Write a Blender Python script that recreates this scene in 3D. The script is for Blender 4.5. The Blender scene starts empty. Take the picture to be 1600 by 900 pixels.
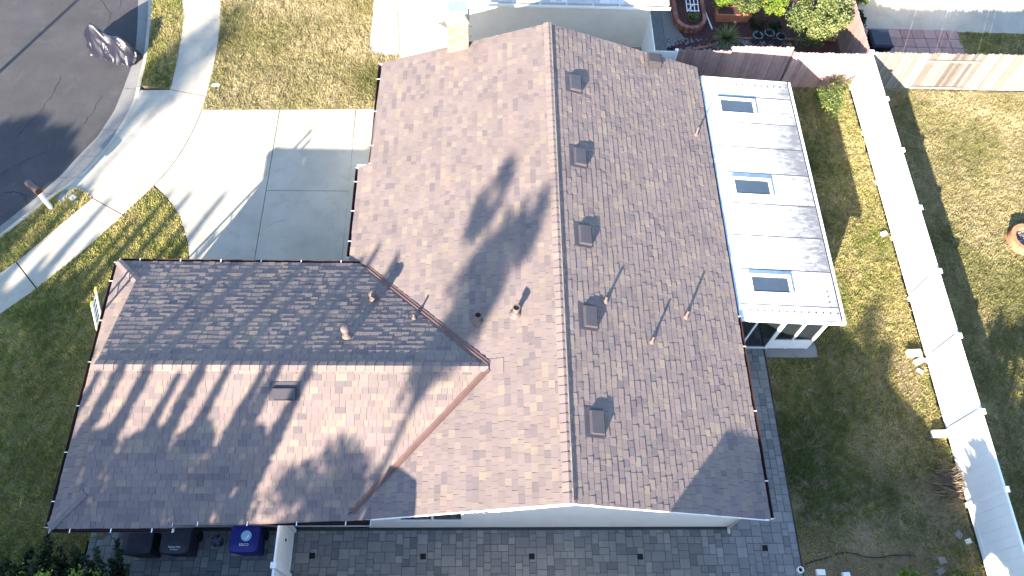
import bpy, math, random
import numpy as np
from mathutils import Vector, Matrix

random.seed(7)
RNG = np.random.default_rng(11)
scene = bpy.context.scene
COL = scene.collection
R = math.radians

# ------------------------------------------------------------------ camera
cam_d = bpy.data.cameras.new("camera")
cam_d.sensor_width = 36.0
cam_d.lens = 1233.3 / 1600 * 36.0
cam_d.clip_end = 2000
cam = bpy.data.objects.new("camera", cam_d)
COL.objects.link(cam)
_p, _y, _r = R(61.634), R(4.727), R(4.673)
_f = Vector((math.sin(_y) * math.cos(_p), math.cos(_y) * math.cos(_p), -math.sin(_p)))
_ri = _f.cross(Vector((0, 0, 1))).normalized()
_u = _ri.cross(_f)
_r2 = _ri * math.cos(_r) + _u * math.sin(_r)
_u2 = -_ri * math.sin(_r) + _u * math.cos(_r)
cam.matrix_world = Matrix(((_r2.x, _u2.x, -_f.x, 0), (_r2.y, _u2.y, -_f.y, 0), (_r2.z, _u2.z, -_f.z, 22.0), (0, 0, 0, 1)))
scene.camera = cam

# ------------------------------------------------------------------ sky, sun, exposure
SUN_VEC = Vector((-1.17, -2.36, 1.0)).normalized()      # towards the sun
elev = math.asin(SUN_VEC.z)
azim = math.atan2(SUN_VEC.x, SUN_VEC.y)                  # clockwise from +Y
world = bpy.data.worlds.new("World")
scene.world = world
world.use_nodes = True
wn = world.node_tree
sky = wn.nodes.new("ShaderNodeTexSky")
sky.sky_type = 'NISHITA'
sky.sun_disc = False
sky.sun_elevation = elev
sky.sun_rotation = azim
sky.air_density = 1.0
sky.dust_density = 0.3
sky.ozone_density = 1.8
wn.links.new(sky.outputs[0], wn.nodes["Background"].inputs[0])
wn.nodes["Background"].inputs[1].default_value = 0.115
sun_d = bpy.data.lights.new("sun", 'SUN')
sun_d.energy = 5.0
sun_d.angle = R(0.55)
sun_d.color = (1.0, 0.88, 0.71)
sun = bpy.data.objects.new("sun", sun_d)
sun.rotation_euler = SUN_VEC.to_track_quat('Z', 'Y').to_euler()
sun.location = SUN_VEC * 60
COL.objects.link(sun)
scene.view_settings.view_transform = 'Standard'
scene.view_settings.look = 'None'
scene.view_settings.gamma = 1.0
scene.view_settings.use_curve_mapping = False
scene.view_settings.exposure = 2.52

# ------------------------------------------------------------------ materials
MATS = {}


def mat(name, color, rough=0.85, var=0.18, scale=6.0, ramp=None, bump=0.0, bscale=40.0, metallic=0.0,
        spec=0.3, stains=None, fine=0.0, fscale=120.0, coat=0.0, trans=0.0):
    """Procedural material. ramp: colours spread over the per-face 'tint' attribute.
    stains: list of (colour, scale, threshold, softness, strength)."""
    if name in MATS:
        return MATS[name]
    m = bpy.data.materials.new(name)
    m.use_nodes = True
    nt = m.node_tree
    N, L = nt.nodes, nt.links
    b = N["Principled BSDF"]
    b.inputs["Roughness"].default_value = rough
    b.inputs["Metallic"].default_value = metallic
    b.inputs["Specular IOR Level"].default_value = spec
    b.inputs["Coat Weight"].default_value = coat
    geo = N.new("ShaderNodeNewGeometry")
    pos = geo.outputs["Position"]
    if ramp:
        at = N.new("ShaderNodeAttribute")
        at.attribute_name = "tint"
        cr = N.new("ShaderNodeValToRGB")
        el = cr.color_ramp.elements
        while len(el) < len(ramp):
            el.new(0.5)
        for i, c in enumerate(ramp):
            el[i].position = i / (len(ramp) - 1)
            el[i].color = (*c, 1)
        L.new(at.outputs["Fac"], cr.inputs[0])
        col = cr.outputs[0]
    else:
        rgb = N.new("ShaderNodeRGB")
        rgb.outputs[0].default_value = (*color, 1)
        col = rgb.outputs[0]

    def noise(sc, det=4.0, ro=0.6):
        n = N.new("ShaderNodeTexNoise")
        n.inputs["Scale"].default_value = sc
        n.inputs["Detail"].default_value = det
        n.inputs["Roughness"].default_value = ro
        L.new(pos, n.inputs["Vector"])
        return n.outputs["Fac"]

    def mul(c, fac, lo, hi):
        mr = N.new("ShaderNodeMapRange")
        mr.inputs[1].default_value = 0.25
        mr.inputs[2].default_value = 0.75
        mr.inputs[3].default_value = lo
        mr.inputs[4].default_value = hi
        L.new(fac, mr.inputs[0])
        mx = N.new("ShaderNodeVectorMath")
        mx.operation = 'SCALE'
        L.new(c, mx.inputs[0])
        L.new(mr.outputs[0], mx.inputs["Scale"])
        return mx.outputs[0]

    if var:
        col = mul(col, noise(scale), 1 - var, 1 + var)
    if fine:
        col = mul(col, noise(fscale, 2.0), 1 - fine, 1 + fine)
    for st in (stains or []):
        sc, ssc, th, soft, stg = st
        nf = noise(ssc, 5.0, 0.65)
        mr = N.new("ShaderNodeMapRange")
        mr.inputs[1].default_value = th
        mr.inputs[2].default_value = th + soft
        mr.inputs[3].default_value = 0
        mr.inputs[4].default_value = stg
        L.new(nf, mr.inputs[0])
        mx = N.new("ShaderNodeMix")
        mx.data_type = 'RGBA'
        L.new(mr.outputs[0], mx.inputs[0])
        L.new(col, mx.inputs[6])
        mx.inputs[7].default_value = (*sc, 1)
        col = mx.outputs[2]
    L.new(col, b.inputs["Base Color"])
    if bump:
        bp = N.new("ShaderNodeBump")
        bp.inputs["Strength"].default_value = bump
        bp.inputs["Distance"].default_value = 0.02
        L.new(noise(bscale, 3.0), bp.inputs["Height"])
        L.new(bp.outputs[0], b.inputs["Normal"])
    if trans:
        tr = N.new("ShaderNodeBsdfTranslucent")
        L.new(col, tr.inputs[0])
        ms = N.new("ShaderNodeMixShader")
        ms.inputs[0].default_value = trans
        L.new(b.outputs[0], ms.inputs[1])
        L.new(tr.outputs[0], ms.inputs[2])
        L.new(ms.outputs[0], N["Material Output"].inputs[0])
    MATS[name] = m
    return m


SH = [(0.1231, 0.1004, 0.1052), (0.1477, 0.1179, 0.1161), (0.1655, 0.1291, 0.1215), (0.1734, 0.1353, 0.1269), (0.1606, 0.1271, 0.1237), (0.1822, 0.1435, 0.1259), (0.2009, 0.1589, 0.1291)]
m_shingle = mat("asphalt_shingle", None, .95, .10, 1.3, ramp=SH, fine=.22, fscale=160, bump=.25, bscale=220)
m_deck = mat("roof_underlay", (.045, .036, .034), .95, .1, 3)
m_gutter = mat("brown_gutter_paint", (.045, .022, .02), .45, .2, 5)
m_gutter_in = mat("gutter_inside", (.03, .017, .016), .7, .3, 9, stains=[((.09, .07, .05), 14, .55, .1, .5)])
m_hanger = mat("white_hanger", (.75, .74, .72), .5, .08)
m_valley = mat("valley_metal", (.115, .068, .062), .45, .15, 4, metallic=.15)
m_stucco = mat("white_stucco", (.74, .73, .70), .9, .05, 2, bump=.3, bscale=90)
m_vinyl = mat("white_vinyl", (.80, .80, .79), .42, .04, 1.5, spec=.4,
              stains=[((.55, .52, .47), 3.1, .62, .12, .35), ((.3, .28, .24), 21, .70, .05, .5)])
m_white = mat("white_paint", (.78, .77, .75), .5, .05, 3)
m_panel = mat("white_roof_panel", (.72, .72, .72), .45, .06, 2,
              stains=[((.2, .2, .21), 11, .62, .1, .4)])
def _dirty_panel():
    nt = m_panel.node_tree
    N, L = nt.nodes, nt.links
    bs = N["Principled BSDF"]
    src = bs.inputs["Base Color"].links[0].from_socket
    ge = N.new("ShaderNodeNewGeometry")
    sx = N.new("ShaderNodeSeparateXYZ")
    L.new(ge.outputs["Position"], sx.inputs[0])
    mr = N.new("ShaderNodeMapRange")
    mr.inputs[1].default_value = 7.6
    mr.inputs[2].default_value = 10.2
    L.new(sx.outputs[0], mr.inputs[0])
    mp = N.new("ShaderNodeMapping")
    mp.inputs["Scale"].default_value = (.55, 1.5, 1)
    L.new(ge.outputs["Position"], mp.inputs[0])
    no = N.new("ShaderNodeTexNoise")
    no.inputs["Scale"].default_value = 5.5
    no.inputs["Detail"].default_value = 8
    no.inputs["Roughness"].default_value = .8
    L.new(mp.outputs[0], no.inputs["Vector"])
    ad = N.new("ShaderNodeMath")
    ad.operation = 'MULTIPLY_ADD'
    L.new(mr.outputs[0], ad.inputs[0])
    ad.inputs[1].default_value = .46
    at = N.new("ShaderNodeAttribute")
    at.attribute_name = "tint"
    a2 = N.new("ShaderNodeMath")
    a2.operation = 'MULTIPLY_ADD'
    L.new(at.outputs["Fac"], a2.inputs[0])
    a2.inputs[1].default_value = .32
    L.new(no.outputs["Fac"], a2.inputs[2])
    L.new(a2.outputs[0], ad.inputs[2])
    m2 = N.new("ShaderNodeMapRange")
    m2.inputs[1].default_value = .60
    m2.inputs[2].default_value = 1.12
    m2.inputs[4].default_value = .97
    L.new(ad.outputs[0], m2.inputs[0])
    mx = N.new("ShaderNodeMix")
    mx.data_type = 'RGBA'
    L.new(m2.outputs[0], mx.inputs[0])
    L.new(src, mx.inputs[6])
    mx.inputs[7].default_value = (.125, .125, .135, 1)
    L.new(mx.outputs[2], bs.inputs["Base Color"])


_dirty_panel()
m_glass = mat("dark_glass", (.012, .016, .02), .06, .1, 2, spec=.8)
m_skyglass = mat("skylight_glass", (.045, .062, .085), .08, .2, 1, spec=.9)
m_ventmetal = mat("brown_vent_metal", (.052, .046, .055), .5, .1, 5, spec=.4)
m_ventdark = mat("vent_louver", (.035, .032, .035), .7, .1, 5)
m_pipe = mat("painted_pipe", (.12, .09, .085), .6, .2, 12)
m_lead = mat("lead_flashing", (.10, .08, .075), .7, .2, 10)
m_black = mat("black_void", (.01, .01, .01), .9, .1)
m_brick = mat("chimney_brick", None, .9, .1, 5, ramp=[(.19, .125, .08), (.25, .185, .12), (.28, .215, .145), (.24, .165, .12)], fine=.15, fscale=60, bump=.3, bscale=60)
m_mortar = mat("mortar", (.26, .22, .17), .95, .1, 8)
m_galv = mat("galvanised_metal", (.5, .52, .55), .35, .15, 9, metallic=.7)
m_asphalt = mat("asphalt", (.049, .047, .052), .93, .22, .7, fine=.35, fscale=70, bump=.5, bscale=110,
                stains=[((.085, .077, .076), 1.6, .56, .2, .5), ((.05, .048, .05), .5, .52, .2, .6), ((.28, .26, .24), 55, .72, .03, .6)])
m_crack = mat("tar_crack", (.018, .018, .02), .9, .1)
m_conc = mat("concrete", (.325, .298, .25), .9, .14, .8, fine=.07, fscale=45, bump=.15, bscale=70,
             stains=[((.225, .20, .165), 1.7, .52, .2, .5), ((.33, .305, .225), .6, .55, .2, .4), ((.085, .072, .058), 13, .70, .04, .4)])
m_conc2 = mat("gutter_concrete", (.185, .178, .168), .9, .15, 1.2, fine=.1, fscale=40,
              stains=[((.12, .112, .105), 3, .55, .15, .5)])
m_soil = mat("soil", (.13, .095, .065), .98, .3, 3, fine=.3, fscale=40, bump=.6, bscale=30)
m_joint = mat("joint_dirt", (.07, .06, .05), .98, .3, 9)
m_paver = mat("grey_paver", None, .9, .12, 3, ramp=[(0.118, 0.123, 0.13), (0.151, 0.153, 0.157), (0.177, 0.175, 0.175), (0.207, 0.204, 0.199), (0.241, 0.235, 0.23)], fine=.14, fscale=60, bump=.3, bscale=60)
m_pavjoint = mat("paver_joint", (.06, .06, .058), .98, .2, 12)
m_wood_brown = mat("brown_fence_wood", None, .9, .15, 4, ramp=[(.22, .145, .14), (.265, .175, .165), (.31, .21, .19)], fine=.15, fscale=30)
m_wood_grey = mat("weathered_fence_wood", None, .92, .15, 4, ramp=[(.075, .064, .058), (.13, .113, .10), (.162, .144, .128), (.195, .175, .157)], fine=.2, fscale=30)
m_mulch = mat("red_mulch", (.075, .035, .033), .98, .35, 9, fine=.5, fscale=60, bump=1, bscale=50)
m_redbrick = mat("red_brick", None, .9, .12, 6, ramp=[(.20, .075, .055), (.27, .11, .08), (.32, .15, .11)], fine=.15, fscale=50)
m_redpaver = mat("red_square_paver", None, .9, .12, 3, ramp=[(.26, .15, .14), (.31, .19, .17), (.35, .22, .195)], fine=.12, fscale=50)
m_terra = mat("terracotta", (.42, .16, .08), .85, .15, 5)
m_gravel = mat("gravel_bed", None, .9, .1, 9, ramp=[(.10, .10, .11), (.2, .2, .21), (.34, .33, .32)])
m_pot = mat("blue_grey_pot", (.22, .25, .30), .6, .15, 6)
m_bark = mat("bark", (.14, .10, .07), .95, .3, 10, bump=.8, bscale=30)
m_leaf = mat("bush_leaf", None, .6, .1, 3, ramp=[(.035, .06, .018), (.075, .115, .03), (.15, .19, .055), (.24, .26, .09)], trans=.3)
m_leaf_pale = mat("pale_bush_leaf", None, .6, .1, 3, ramp=[(.05, .075, .02), (.12, .155, .05), (.21, .235, .08), (.30, .30, .13)], trans=.3)
m_leaf_lime = mat("lime_leaf", None, .6, .1, 3, ramp=[(.06, .10, .02), (.16, .24, .03), (.32, .38, .05)], trans=.35)
m_leaf_dark = mat("dark_leaf", None, .55, .1, 3, ramp=[(.007, .012, .005), (.015, .027, .008), (.03, .055, .013)], trans=.2)
m_palm = mat("palm_leaf", None, .55, .1, 3, ramp=[(.04, .06, .02), (.07, .1, .035), (.11, .13, .05)], trans=.2)
m_drypalm = mat("dry_palm_skirt", None, .9, .1, 3, ramp=[(.16, .11, .06), (.24, .17, .1), (.3, .22, .13)])
m_tarp = mat("silver_grey_tarp", (.0085, .0088, .02), .33, .1, 4, spec=.4)
m_mailbox = mat("mailbox_brown", (.075, .05, .05), .5, .1, 6)
m_maildoor = mat("mailbox_maroon", (.035, .009, .009), .6, .1, 6)
m_bluebin = mat("blue_bin_plastic", (.006, .009, .14), .45, .08, 4, spec=.4)
m_darkbin = mat("charcoal_bin_plastic", (.016, .017, .028), .5, .1, 4, spec=.4)
m_logo = mat("pale_blue_print", (.28, .5, .62), .5, .05)
m_printwhite = mat("white_print", (.8, .8, .8), .5, .02)
m_tyre = mat("rubber", (.015, .015, .015), .9, .1)
m_yellow = mat("yellow_plastic", (.75, .52, .08), .5, .05)
m_alu = mat("ladder_fibreglass", (.72, .70, .64), .45, .08, 8)
m_ledge = mat("pale_block", (.62, .58, .50), .9, .12, 6)
m_rose = mat("red_flower", (.6, .04, .03), .6, .1)
m_stick = mat("dry_sticks", None, .95, .2, 8, ramp=[(.10, .07, .05), (.17, .125, .085), (.25, .19, .13)])
m_hose = mat("black_hose", (.012, .012, .014), .6, .05)
m_lid = mat("pale_blue_lid", (.36, .45, .5), .6, .1, 8)
m_roof_n = mat("pale_grey_shingle", None, .9, .1, 4, ramp=[(.40, .39, .38), (.52, .51, .49), (.64, .62, .60)], fine=.15, fscale=80)
m_tan = mat("tan_stucco", (.80, .70, .585), .92, .06, 2, bump=.3, bscale=80)
m_navy = mat("navy_plastic", (.012, .014, .03), .5, .1)
m_ash = mat("ash_stones", None, .95, .1, 9, ramp=[(.05, .05, .055), (.16, .16, .17), (.4, .4, .4)])
m_straw = dict()


def grass_mat(name, cols, big, small):
    m = mat(name, None, .9, .22, small, ramp=cols, trans=.25)
    return m


G_DRY = [(0.18, 0.175, 0.064), (0.286, 0.254, 0.117), (0.371, 0.318, 0.17), (0.445, 0.382, 0.233)]
G_MIX = [(0.114, 0.15, 0.034), (0.228, 0.234, 0.07), (0.348, 0.312, 0.126), (0.444, 0.378, 0.198)]
G_GREEN = [(0.135, 0.17, 0.04), (0.234, 0.248, 0.068), (0.355, 0.334, 0.114), (0.469, 0.398, 0.177)]
m_gdry = grass_mat("dry_straw_grass", G_DRY, .5, .8)
m_gmix = grass_mat("yellow_green_grass", G_MIX, .5, .6)
m_ggreen = grass_mat("green_brown_grass", G_GREEN, .5, .6)
m_turf_dry = mat("dry_turf_soil", (.22, .175, .09), .98, .3, 1.0, fine=.4, fscale=35, bump=1, bscale=40,
                 stains=[((.10, .10, .035), .5, .55, .15, .6)])
m_turf_mix = mat("mixed_turf_soil", (.18, .135, .08), .98, .35, .8, fine=.4, fscale=35, bump=1, bscale=40,
                 stains=[((.17, .125, .075), 1.1, .55, .12, .6)])
m_turf_green = mat("green_turf_soil", (.18, .155, .07), .98, .3, .8, fine=.4, fscale=35, bump=1, bscale=40,
                   stains=[((.12, .085, .05), 1.1, .55, .12, .6)])

# ------------------------------------------------------------------ mesh builder and object helpers


class MB:
    def __init__(s):
        s.v, s.f, s.t = [], [], []

    def poly(s, pts, t=.5):
        i = len(s.v)
        s.v.extend(tuple(p) for p in pts)
        s.f.append(tuple(range(i, i + len(pts))))
        s.t.append(t)
        return s

    def hexa(s, b, tp, t=.5):
        """closed solid between a bottom and a top loop of equal length"""
        n = len(b)
        i = len(s.v)
        s.v.extend(tuple(p) for p in b)
        s.v.extend(tuple(p) for p in tp)
        s.f.append(tuple(range(i + n - 1, i - 1, -1)))
        s.f.append(tuple(range(i + n, i + 2 * n)))
        for k in range(n):
            k2 = (k + 1) % n
            s.f.append((i + k, i + k2, i + n + k2, i + n + k))
        s.t.extend([t] * (n + 2))
        return s

    def box(s, x0, x1, y0, y1, z0, z1, t=.5):
        return s.hexa([(x0, y0, z0), (x1, y0, z0), (x1, y1, z0), (x0, y1, z0)],
                      [(x0, y0, z1), (x1, y0, z1), (x1, y1, z1), (x0, y1, z1)], t)

    def bev(s, x0, x1, y0, y1, z0, z1, c=.006, t=.5):
        """box with chamfered top edges"""
        i = len(s.v)
        for (a, b_, z, q) in ((0, 0, z0, 0), (0, 0, z1 - c, 0), (1, 1, z1, c)):
            s.v.extend([(x0 + q, y0 + q, z), (x1 - q, y0 + q, z), (x1 - q, y1 - q, z), (x0 + q, y1 - q, z)])
        for r_ in (0, 4):
            for k in range(4):
                k2 = (k + 1) % 4
                s.f.append((i + r_ + k, i + r_ + k2, i + r_ + 4 + k2, i + r_ + 4 + k))
        s.f.append((i + 8, i + 9, i + 10, i + 11))
        s.t.extend([t] * 9)
        return s

    def prism(s, pts, z0, z1, t=.5):
        a = sum(pts[k][0] * pts[(k + 1) % len(pts)][1] - pts[(k + 1) % len(pts)][0] * pts[k][1] for k in range(len(pts)))
        if a < 0:
            pts = pts[::-1]
        return s.hexa([(x, y, z0) for x, y in pts], [(x, y, z1) for x, y in pts], t)

    def bar(s, a, b, w, h, up=(0, 0, 1), t=.5):
        a, b = Vector(a), Vector(b)
        d = (b - a).normalized()
        x = d.cross(Vector(up))
        if x.length < 1e-4:
            x = d.cross(Vector((1, 0, 0)))
        x.normalize()
        y = x.cross(d)
        q = [x * (-w / 2) + y * (-h / 2), x * (w / 2) + y * (-h / 2), x * (w / 2) + y * (h / 2), x * (-w / 2) + y * (h / 2)]
        return s.hexa([a + c for c in q][::-1], [b + c for c in q][::-1], t)

    def tube(s, path, r, n=8, t=.5, caps=True):
        path = [Vector(p) for p in path]
        rs = r if isinstance(r, (list, tuple)) else [r] * len(path)
        i0 = len(s.v)
        ref = Vector((0, 0, 1))
        for k, p in enumerate(path):
            d = (path[min(k + 1, len(path) - 1)] - path[max(k - 1, 0)]).normalized()
            x = d.cross(ref)
            if x.length < 1e-3:
                x = d.cross(Vector((1, 0, 0)))
            x.normalize()
            y = d.cross(x)
            for j in range(n):
                a = 2 * math.pi * j / n
                s.v.append(tuple(p + (x * math.cos(a) + y * math.sin(a)) * rs[k]))
        for k in range(len(path) - 1):
            for j in range(n):
                j2 = (j + 1) % n
                a = i0 + k * n
                s.f.append((a + j, a + j2, a + n + j2, a + n + j))
                s.t.append(t)
        if caps:
            s.f.append(tuple(range(i0, i0 + n)))
            e = i0 + (len(path) - 1) * n
            s.f.append(tuple(range(e + n - 1, e - 1, -1)))
            s.t.extend([t, t])
        return s

    def lathe(s, c, prof, n=16, t=.5):
        cx, cy, cz = c
        i0 = len(s.v)
        for r_, z in prof:
            for j in range(n):
                a = 2 * math.pi * j / n
                s.v.append((cx + r_ * math.cos(a), cy + r_ * math.sin(a), cz + z))
        for k in range(len(prof) - 1):
            for j in range(n):
                j2 = (j + 1) % n
                a = i0 + k * n
                s.f.append((a + j, a + j2, a + n + j2, a + n + j))
                s.t.append(t)
        return s

    def build(s, name, m, parent=None, smooth=False):
        off = Vector((0, 0, 0))
        q = parent
        while q is not None:
            off = off + q.location
            q = q.parent
        me = bpy.data.meshes.new(name)
        me.from_pydata([(a - off.x, b - off.y, c - off.z) for a, b, c in s.v], [], s.f)
        at = me.attributes.new("tint", 'FLOAT', 'FACE')
        at.data.foreach_set("value", np.array(s.t, dtype=np.float32))
        if smooth:
            me.polygons.foreach_set("use_smooth", [True] * len(me.polygons))
        me.materials.append(m)
        o = bpy.data.objects.new(name, me)
        COL.objects.link(o)
        if parent is not None:
            o.parent = parent
        return o


def npmesh(name, m, verts, k, tint, parent=None, smooth=False):
    """verts (M*k,3): M separate k-gons"""
    verts = np.asarray(verts, dtype=np.float32).reshape(-1, 3)
    if parent is not None:
        off = np.array(parent.location, dtype=np.float32)
        q = parent.parent
        while q is not None:
            off += np.array(q.location, dtype=np.float32)
            q = q.parent
        verts = verts - off
    nf = len(verts) // k
    me = bpy.data.meshes.new(name)
    me.vertices.add(len(verts))
    me.vertices.foreach_set("co", verts.ravel())
    me.loops.add(len(verts))
    me.loops.foreach_set("vertex_index", np.arange(len(verts), dtype=np.int32))
    me.polygons.add(nf)
    me.polygons.foreach_set("loop_start", np.arange(0, len(verts), k, dtype=np.int32))
    me.update(calc_edges=True)
    at = me.attributes.new("tint", 'FLOAT', 'FACE')
    at.data.foreach_set("value", np.asarray(tint, dtype=np.float32))
    me.materials.append(m)
    o = bpy.data.objects.new(name, me)
    COL.objects.link(o)
    if parent is not None:
        o.parent = parent
    return o


def tag(o, label=None, cat=None, group=None, kind=None):
    if label:
        o["label"] = label
    if cat:
        o["category"] = cat
    if group:
        o["group"] = group
    if kind:
        o["kind"] = kind
    return o


def thing(name, loc, label, cat, group=None):
    o = bpy.data.objects.new(name, None)
    o.empty_display_size = .3
    o.location = loc
    COL.objects.link(o)
    return tag(o, label, cat, group)


def struct(o):
    o["kind"] = "structure"
    return o


def inpoly(px, py, poly):
    px, py = np.asarray(px), np.asarray(py)
    r = np.zeros(px.shape, bool)
    n = len(poly)
    for i in range(n):
        x1, y1 = poly[i]
        x2, y2 = poly[(i + 1) % n]
        c = ((y1 > py) != (y2 > py)) & (px < (x2 - x1) * (py - y1) / (y2 - y1 + 1e-12) + x1)
        r ^= c
    return r


def vnoise(x, y, sc, seed):
    """smooth value noise, 0..1"""
    rg = np.random.default_rng(seed)
    T = rg.random((64, 64))
    x, y = np.asarray(x) * sc + 100, np.asarray(y) * sc + 100
    xi, yi = np.floor(x).astype(int), np.floor(y).astype(int)
    fx, fy = x - xi, y - yi
    fx, fy = fx * fx * (3 - 2 * fx), fy * fy * (3 - 2 * fy)
    g = lambda a, b: T[a % 64, b % 64]
    return (g(xi, yi) * (1 - fx) + g(xi + 1, yi) * fx) * (1 - fy) + (g(xi, yi + 1) * (1 - fx) + g(xi + 1, yi + 1) * fx) * fy


# ------------------------------------------------------------------ the ground, street and pavements
g = MB().poly([(-400, -400, -.16), (400, -400, -.16), (400, 400, -.16), (-400, 400, -.16)])
struct(g.build("ground", m_soil))

YA = [9.0, 12.92, 14.01, 15.02, 16.06, 16.96, 17.65, 18.86, 19.81, 20.97, 22.05, 23.0, 24.26, 26.4, 40]
XA = [-19.4, -16.34, -15.48, -14.74, -14.09, -13.67, -13.3, -12.97, -12.89, -12.82, -12.89, -13.04, -13.28, -13.68, -17]
YB = [9.0, 12.5, 13.65, 14.84, 15.65, 16.34, 17.58, 18.43, 19.16, 19.91, 21.08, 21.87, 23.25, 24.27, 26.4, 40]
XB = [-19.0, -16.25, -15.37, -14.45, -13.83, -13.33, -12.81, -12.61, -12.47, -12.42, -12.45, -12.53, -12.71, -12.9, -13.28, -16.6]
xa = lambda y: float(np.interp(y, YA, XA))
xb = lambda y: float(np.interp(y, YB, XB))


def xc(y):
    sl = (xb(y + .2) - xb(y - .2)) / .4
    return xb(y) + .15 * math.sqrt(1 + sl * sl)


YS = list(np.arange(9.0, 40.01, .2))
b = MB()
ring = [(xa(y), y, -.105) for y in YS]
for k in range(len(YS) - 1):
    y0, y1 = YS[k], YS[k + 1]
    b.poly([(-60, y0, -.105), (xa(y0) + .0, y0, -.105), (xa(y1), y1, -.105), (-60, y1, -.105)])
street = struct(b.build("street", m_asphalt))
# tar cracks in the street
for ci, pts in enumerate([[(-14.75, 24.4), (-14.15, 23.6), (-14.2, 22.9)], [(-15.2, 20.4), (-15.35, 19.4), (-15.6, 18.5), (-16.1, 17.6)],
                          [(-16.2, 15.9), (-15.5, 16.6), (-14.7, 17.1)], [(-14.9, 14.9), (-15.05, 15.2), (-15.4, 15.35), (-15.8, 15.3)],
                          [(-13.9, 23.9), (-14.0, 25.4), (-13.8, 27)], [(-13.6, 19.5), (-13.75, 18.7), (-13.95, 18.1)]]):
    pp = []
    for a_, c_ in zip(pts[:-1], pts[1:]):
        for q in range(6):
            f_ = q / 6
            pp.append((a_[0] + (c_[0] - a_[0]) * f_ + random.uniform(-.04, .04), a_[1] + (c_[1] - a_[1]) * f_ + random.uniform(-.04, .04)))
    cb = MB()
    for (p0, p1) in zip(pp[:-1], pp[1:]):
        d = Vector((p1[0] - p0[0], p1[1] - p0[1], 0))
        n = Vector((-d.y, d.x, 0)).normalized() * random.uniform(.006, .014)
        cb.poly([(p0[0] - n.x, p0[1] - n.y, -.101), (p1[0] - n.x, p1[1] - n.y, -.101), (p1[0] + n.x, p1[1] + n.y, -.101), (p0[0] + n.x, p0[1] + n.y, -.101)])
    cb.build("crack", m_crack, street)

# gutter pan and kerb, cut at joints
kerb = struct(MB().poly([(xc(12), 12, -.155), (xc(12) + .01, 12, -.155), (xc(12) + .01, 12.01, -.155)]).build("kerb", m_conc2))
joints = [9.0, 11.0, 13.1, 14.25, 15.3, 15.95, 16.85, 18.0, 19.9, 21.55, 23.4, 25.5, 28, 31, 35, 40]


def kerb_top(y):
    # drops at the driveway apron
    return float(np.interp(y, [9, 15.15, 15.5, 19.5, 19.95, 40], [.02, .02, -.085, -.085, .02, .02]))


for j0, j1 in zip(joints[:-1], joints[1:]):
    ys = np.linspace(j0 + .006, j1 - .006, max(3, int((j1 - j0) / .2)))
    gb, kb = MB(), MB()
    for y0, y1 in zip(ys[:-1], ys[1:]):
        gb.poly([(xa(y0) - .02, y0, -.098), (xb(y0), y0, -.125), (xb(y1), y1, -.125), (xa(y1) - .02, y1, -.098)])
        t0, t1 = kerb_top(y0), kerb_top(y1)
        kb.poly([(xb(y0), y0, -.125), (xb(y0) + .025, y0, t0), (xb(y1) + .025, y1, t1), (xb(y1), y1, -.125)])
        kb.poly([(xb(y0) + .025, y0, t0), (xc(y0), y0, t0), (xc(y1), y1, t1), (xb(y1) + .025, y1, t1)])
        kb.poly([(xc(y0), y0, t0), (xc(y0), y0, -.15), (xc(y1), y1, -.15), (xc(y1), y1, t1)])
    gb.build("gutter_pan", m_conc2, kerb)
    kb.build("kerb_stone", m_conc, kerb)

# sidewalk slabs
SD = [(-19.2, 7.4), (-16.6, 10.3), (-15.4, 11.7), (-14.57, 12.6), (-13.49, 14.11), (-12.8, 15.05), (-12.2, 15.95), (-11.7, 17.0), (-11.35, 18.3), (-11.19, 19.79), (-11.22, 21.4), (-11.34, 23.06), (-11.6, 24.31), (-12.1, 26.5), (-15.4, 40)]
SE_ = [(-18.3, 6.6), (-15.7, 9.5), (-14.54, 10.78), (-13.7, 11.67), (-12.5, 13.2), (-11.68, 14.41), (-10.93, 15.57), (-10.4, 16.7), (-10.05, 18.0), (-9.87, 19.5), (-9.86, 21.3), (-9.96, 23.0), (-10.17, 24.36), (-10.7, 26.8), (-14, 40)]


def lerp2(P, t):
    i = min(int(t), len(P) - 2)
    f_ = t - i
    # Catmull-Rom for smooth kerb lines
    p0, p1, p2, p3 = P[max(i - 1, 0)], P[i], P[i + 1], P[min(i + 2, len(P) - 1)]
    r_ = []
    for c in (0, 1):
        r_.append(.5 * (2 * p1[c] + (p2[c] - p0[c]) * f_ + (2 * p0[c] - 5 * p1[c] + 4 * p2[c] - p3[c]) * f_ ** 2 + (3 * p1[c] - p0[c] - 3 * p2[c] + p3[c]) * f_ ** 3))
    return r_


sw = struct(MB().poly([(-10.5, 21, -.155), (-10.4, 21, -.155), (-10.4, 21.1, -.155)]).build("sidewalk", m_joint))
for j0, j1 in ((0, 1), (1, 3), (3, 5), (5, 9), (9, 11.2), (11.2, 13), (13, 14)):
    n = 10
    sb = MB()
    for q in range(n):
        ta = j0 + .012 + (j1 - j0 - .024) * q / n
        tb = j0 + .012 + (j1 - j0 - .024) * (q + 1) / n
        d0, d1, e0, e1 = lerp2(SD, ta), lerp2(SD, tb), lerp2(SE_, ta), lerp2(SE_, tb)
        sb.hexa([(*d0, -.14), (*e0, -.14), (*e1, -.14), (*d1, -.14)], [(*d0, .02), (*e0, .02), (*e1, .02), (*d1, .02)])
    sb.build("slab", m_conc, sw)

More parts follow.
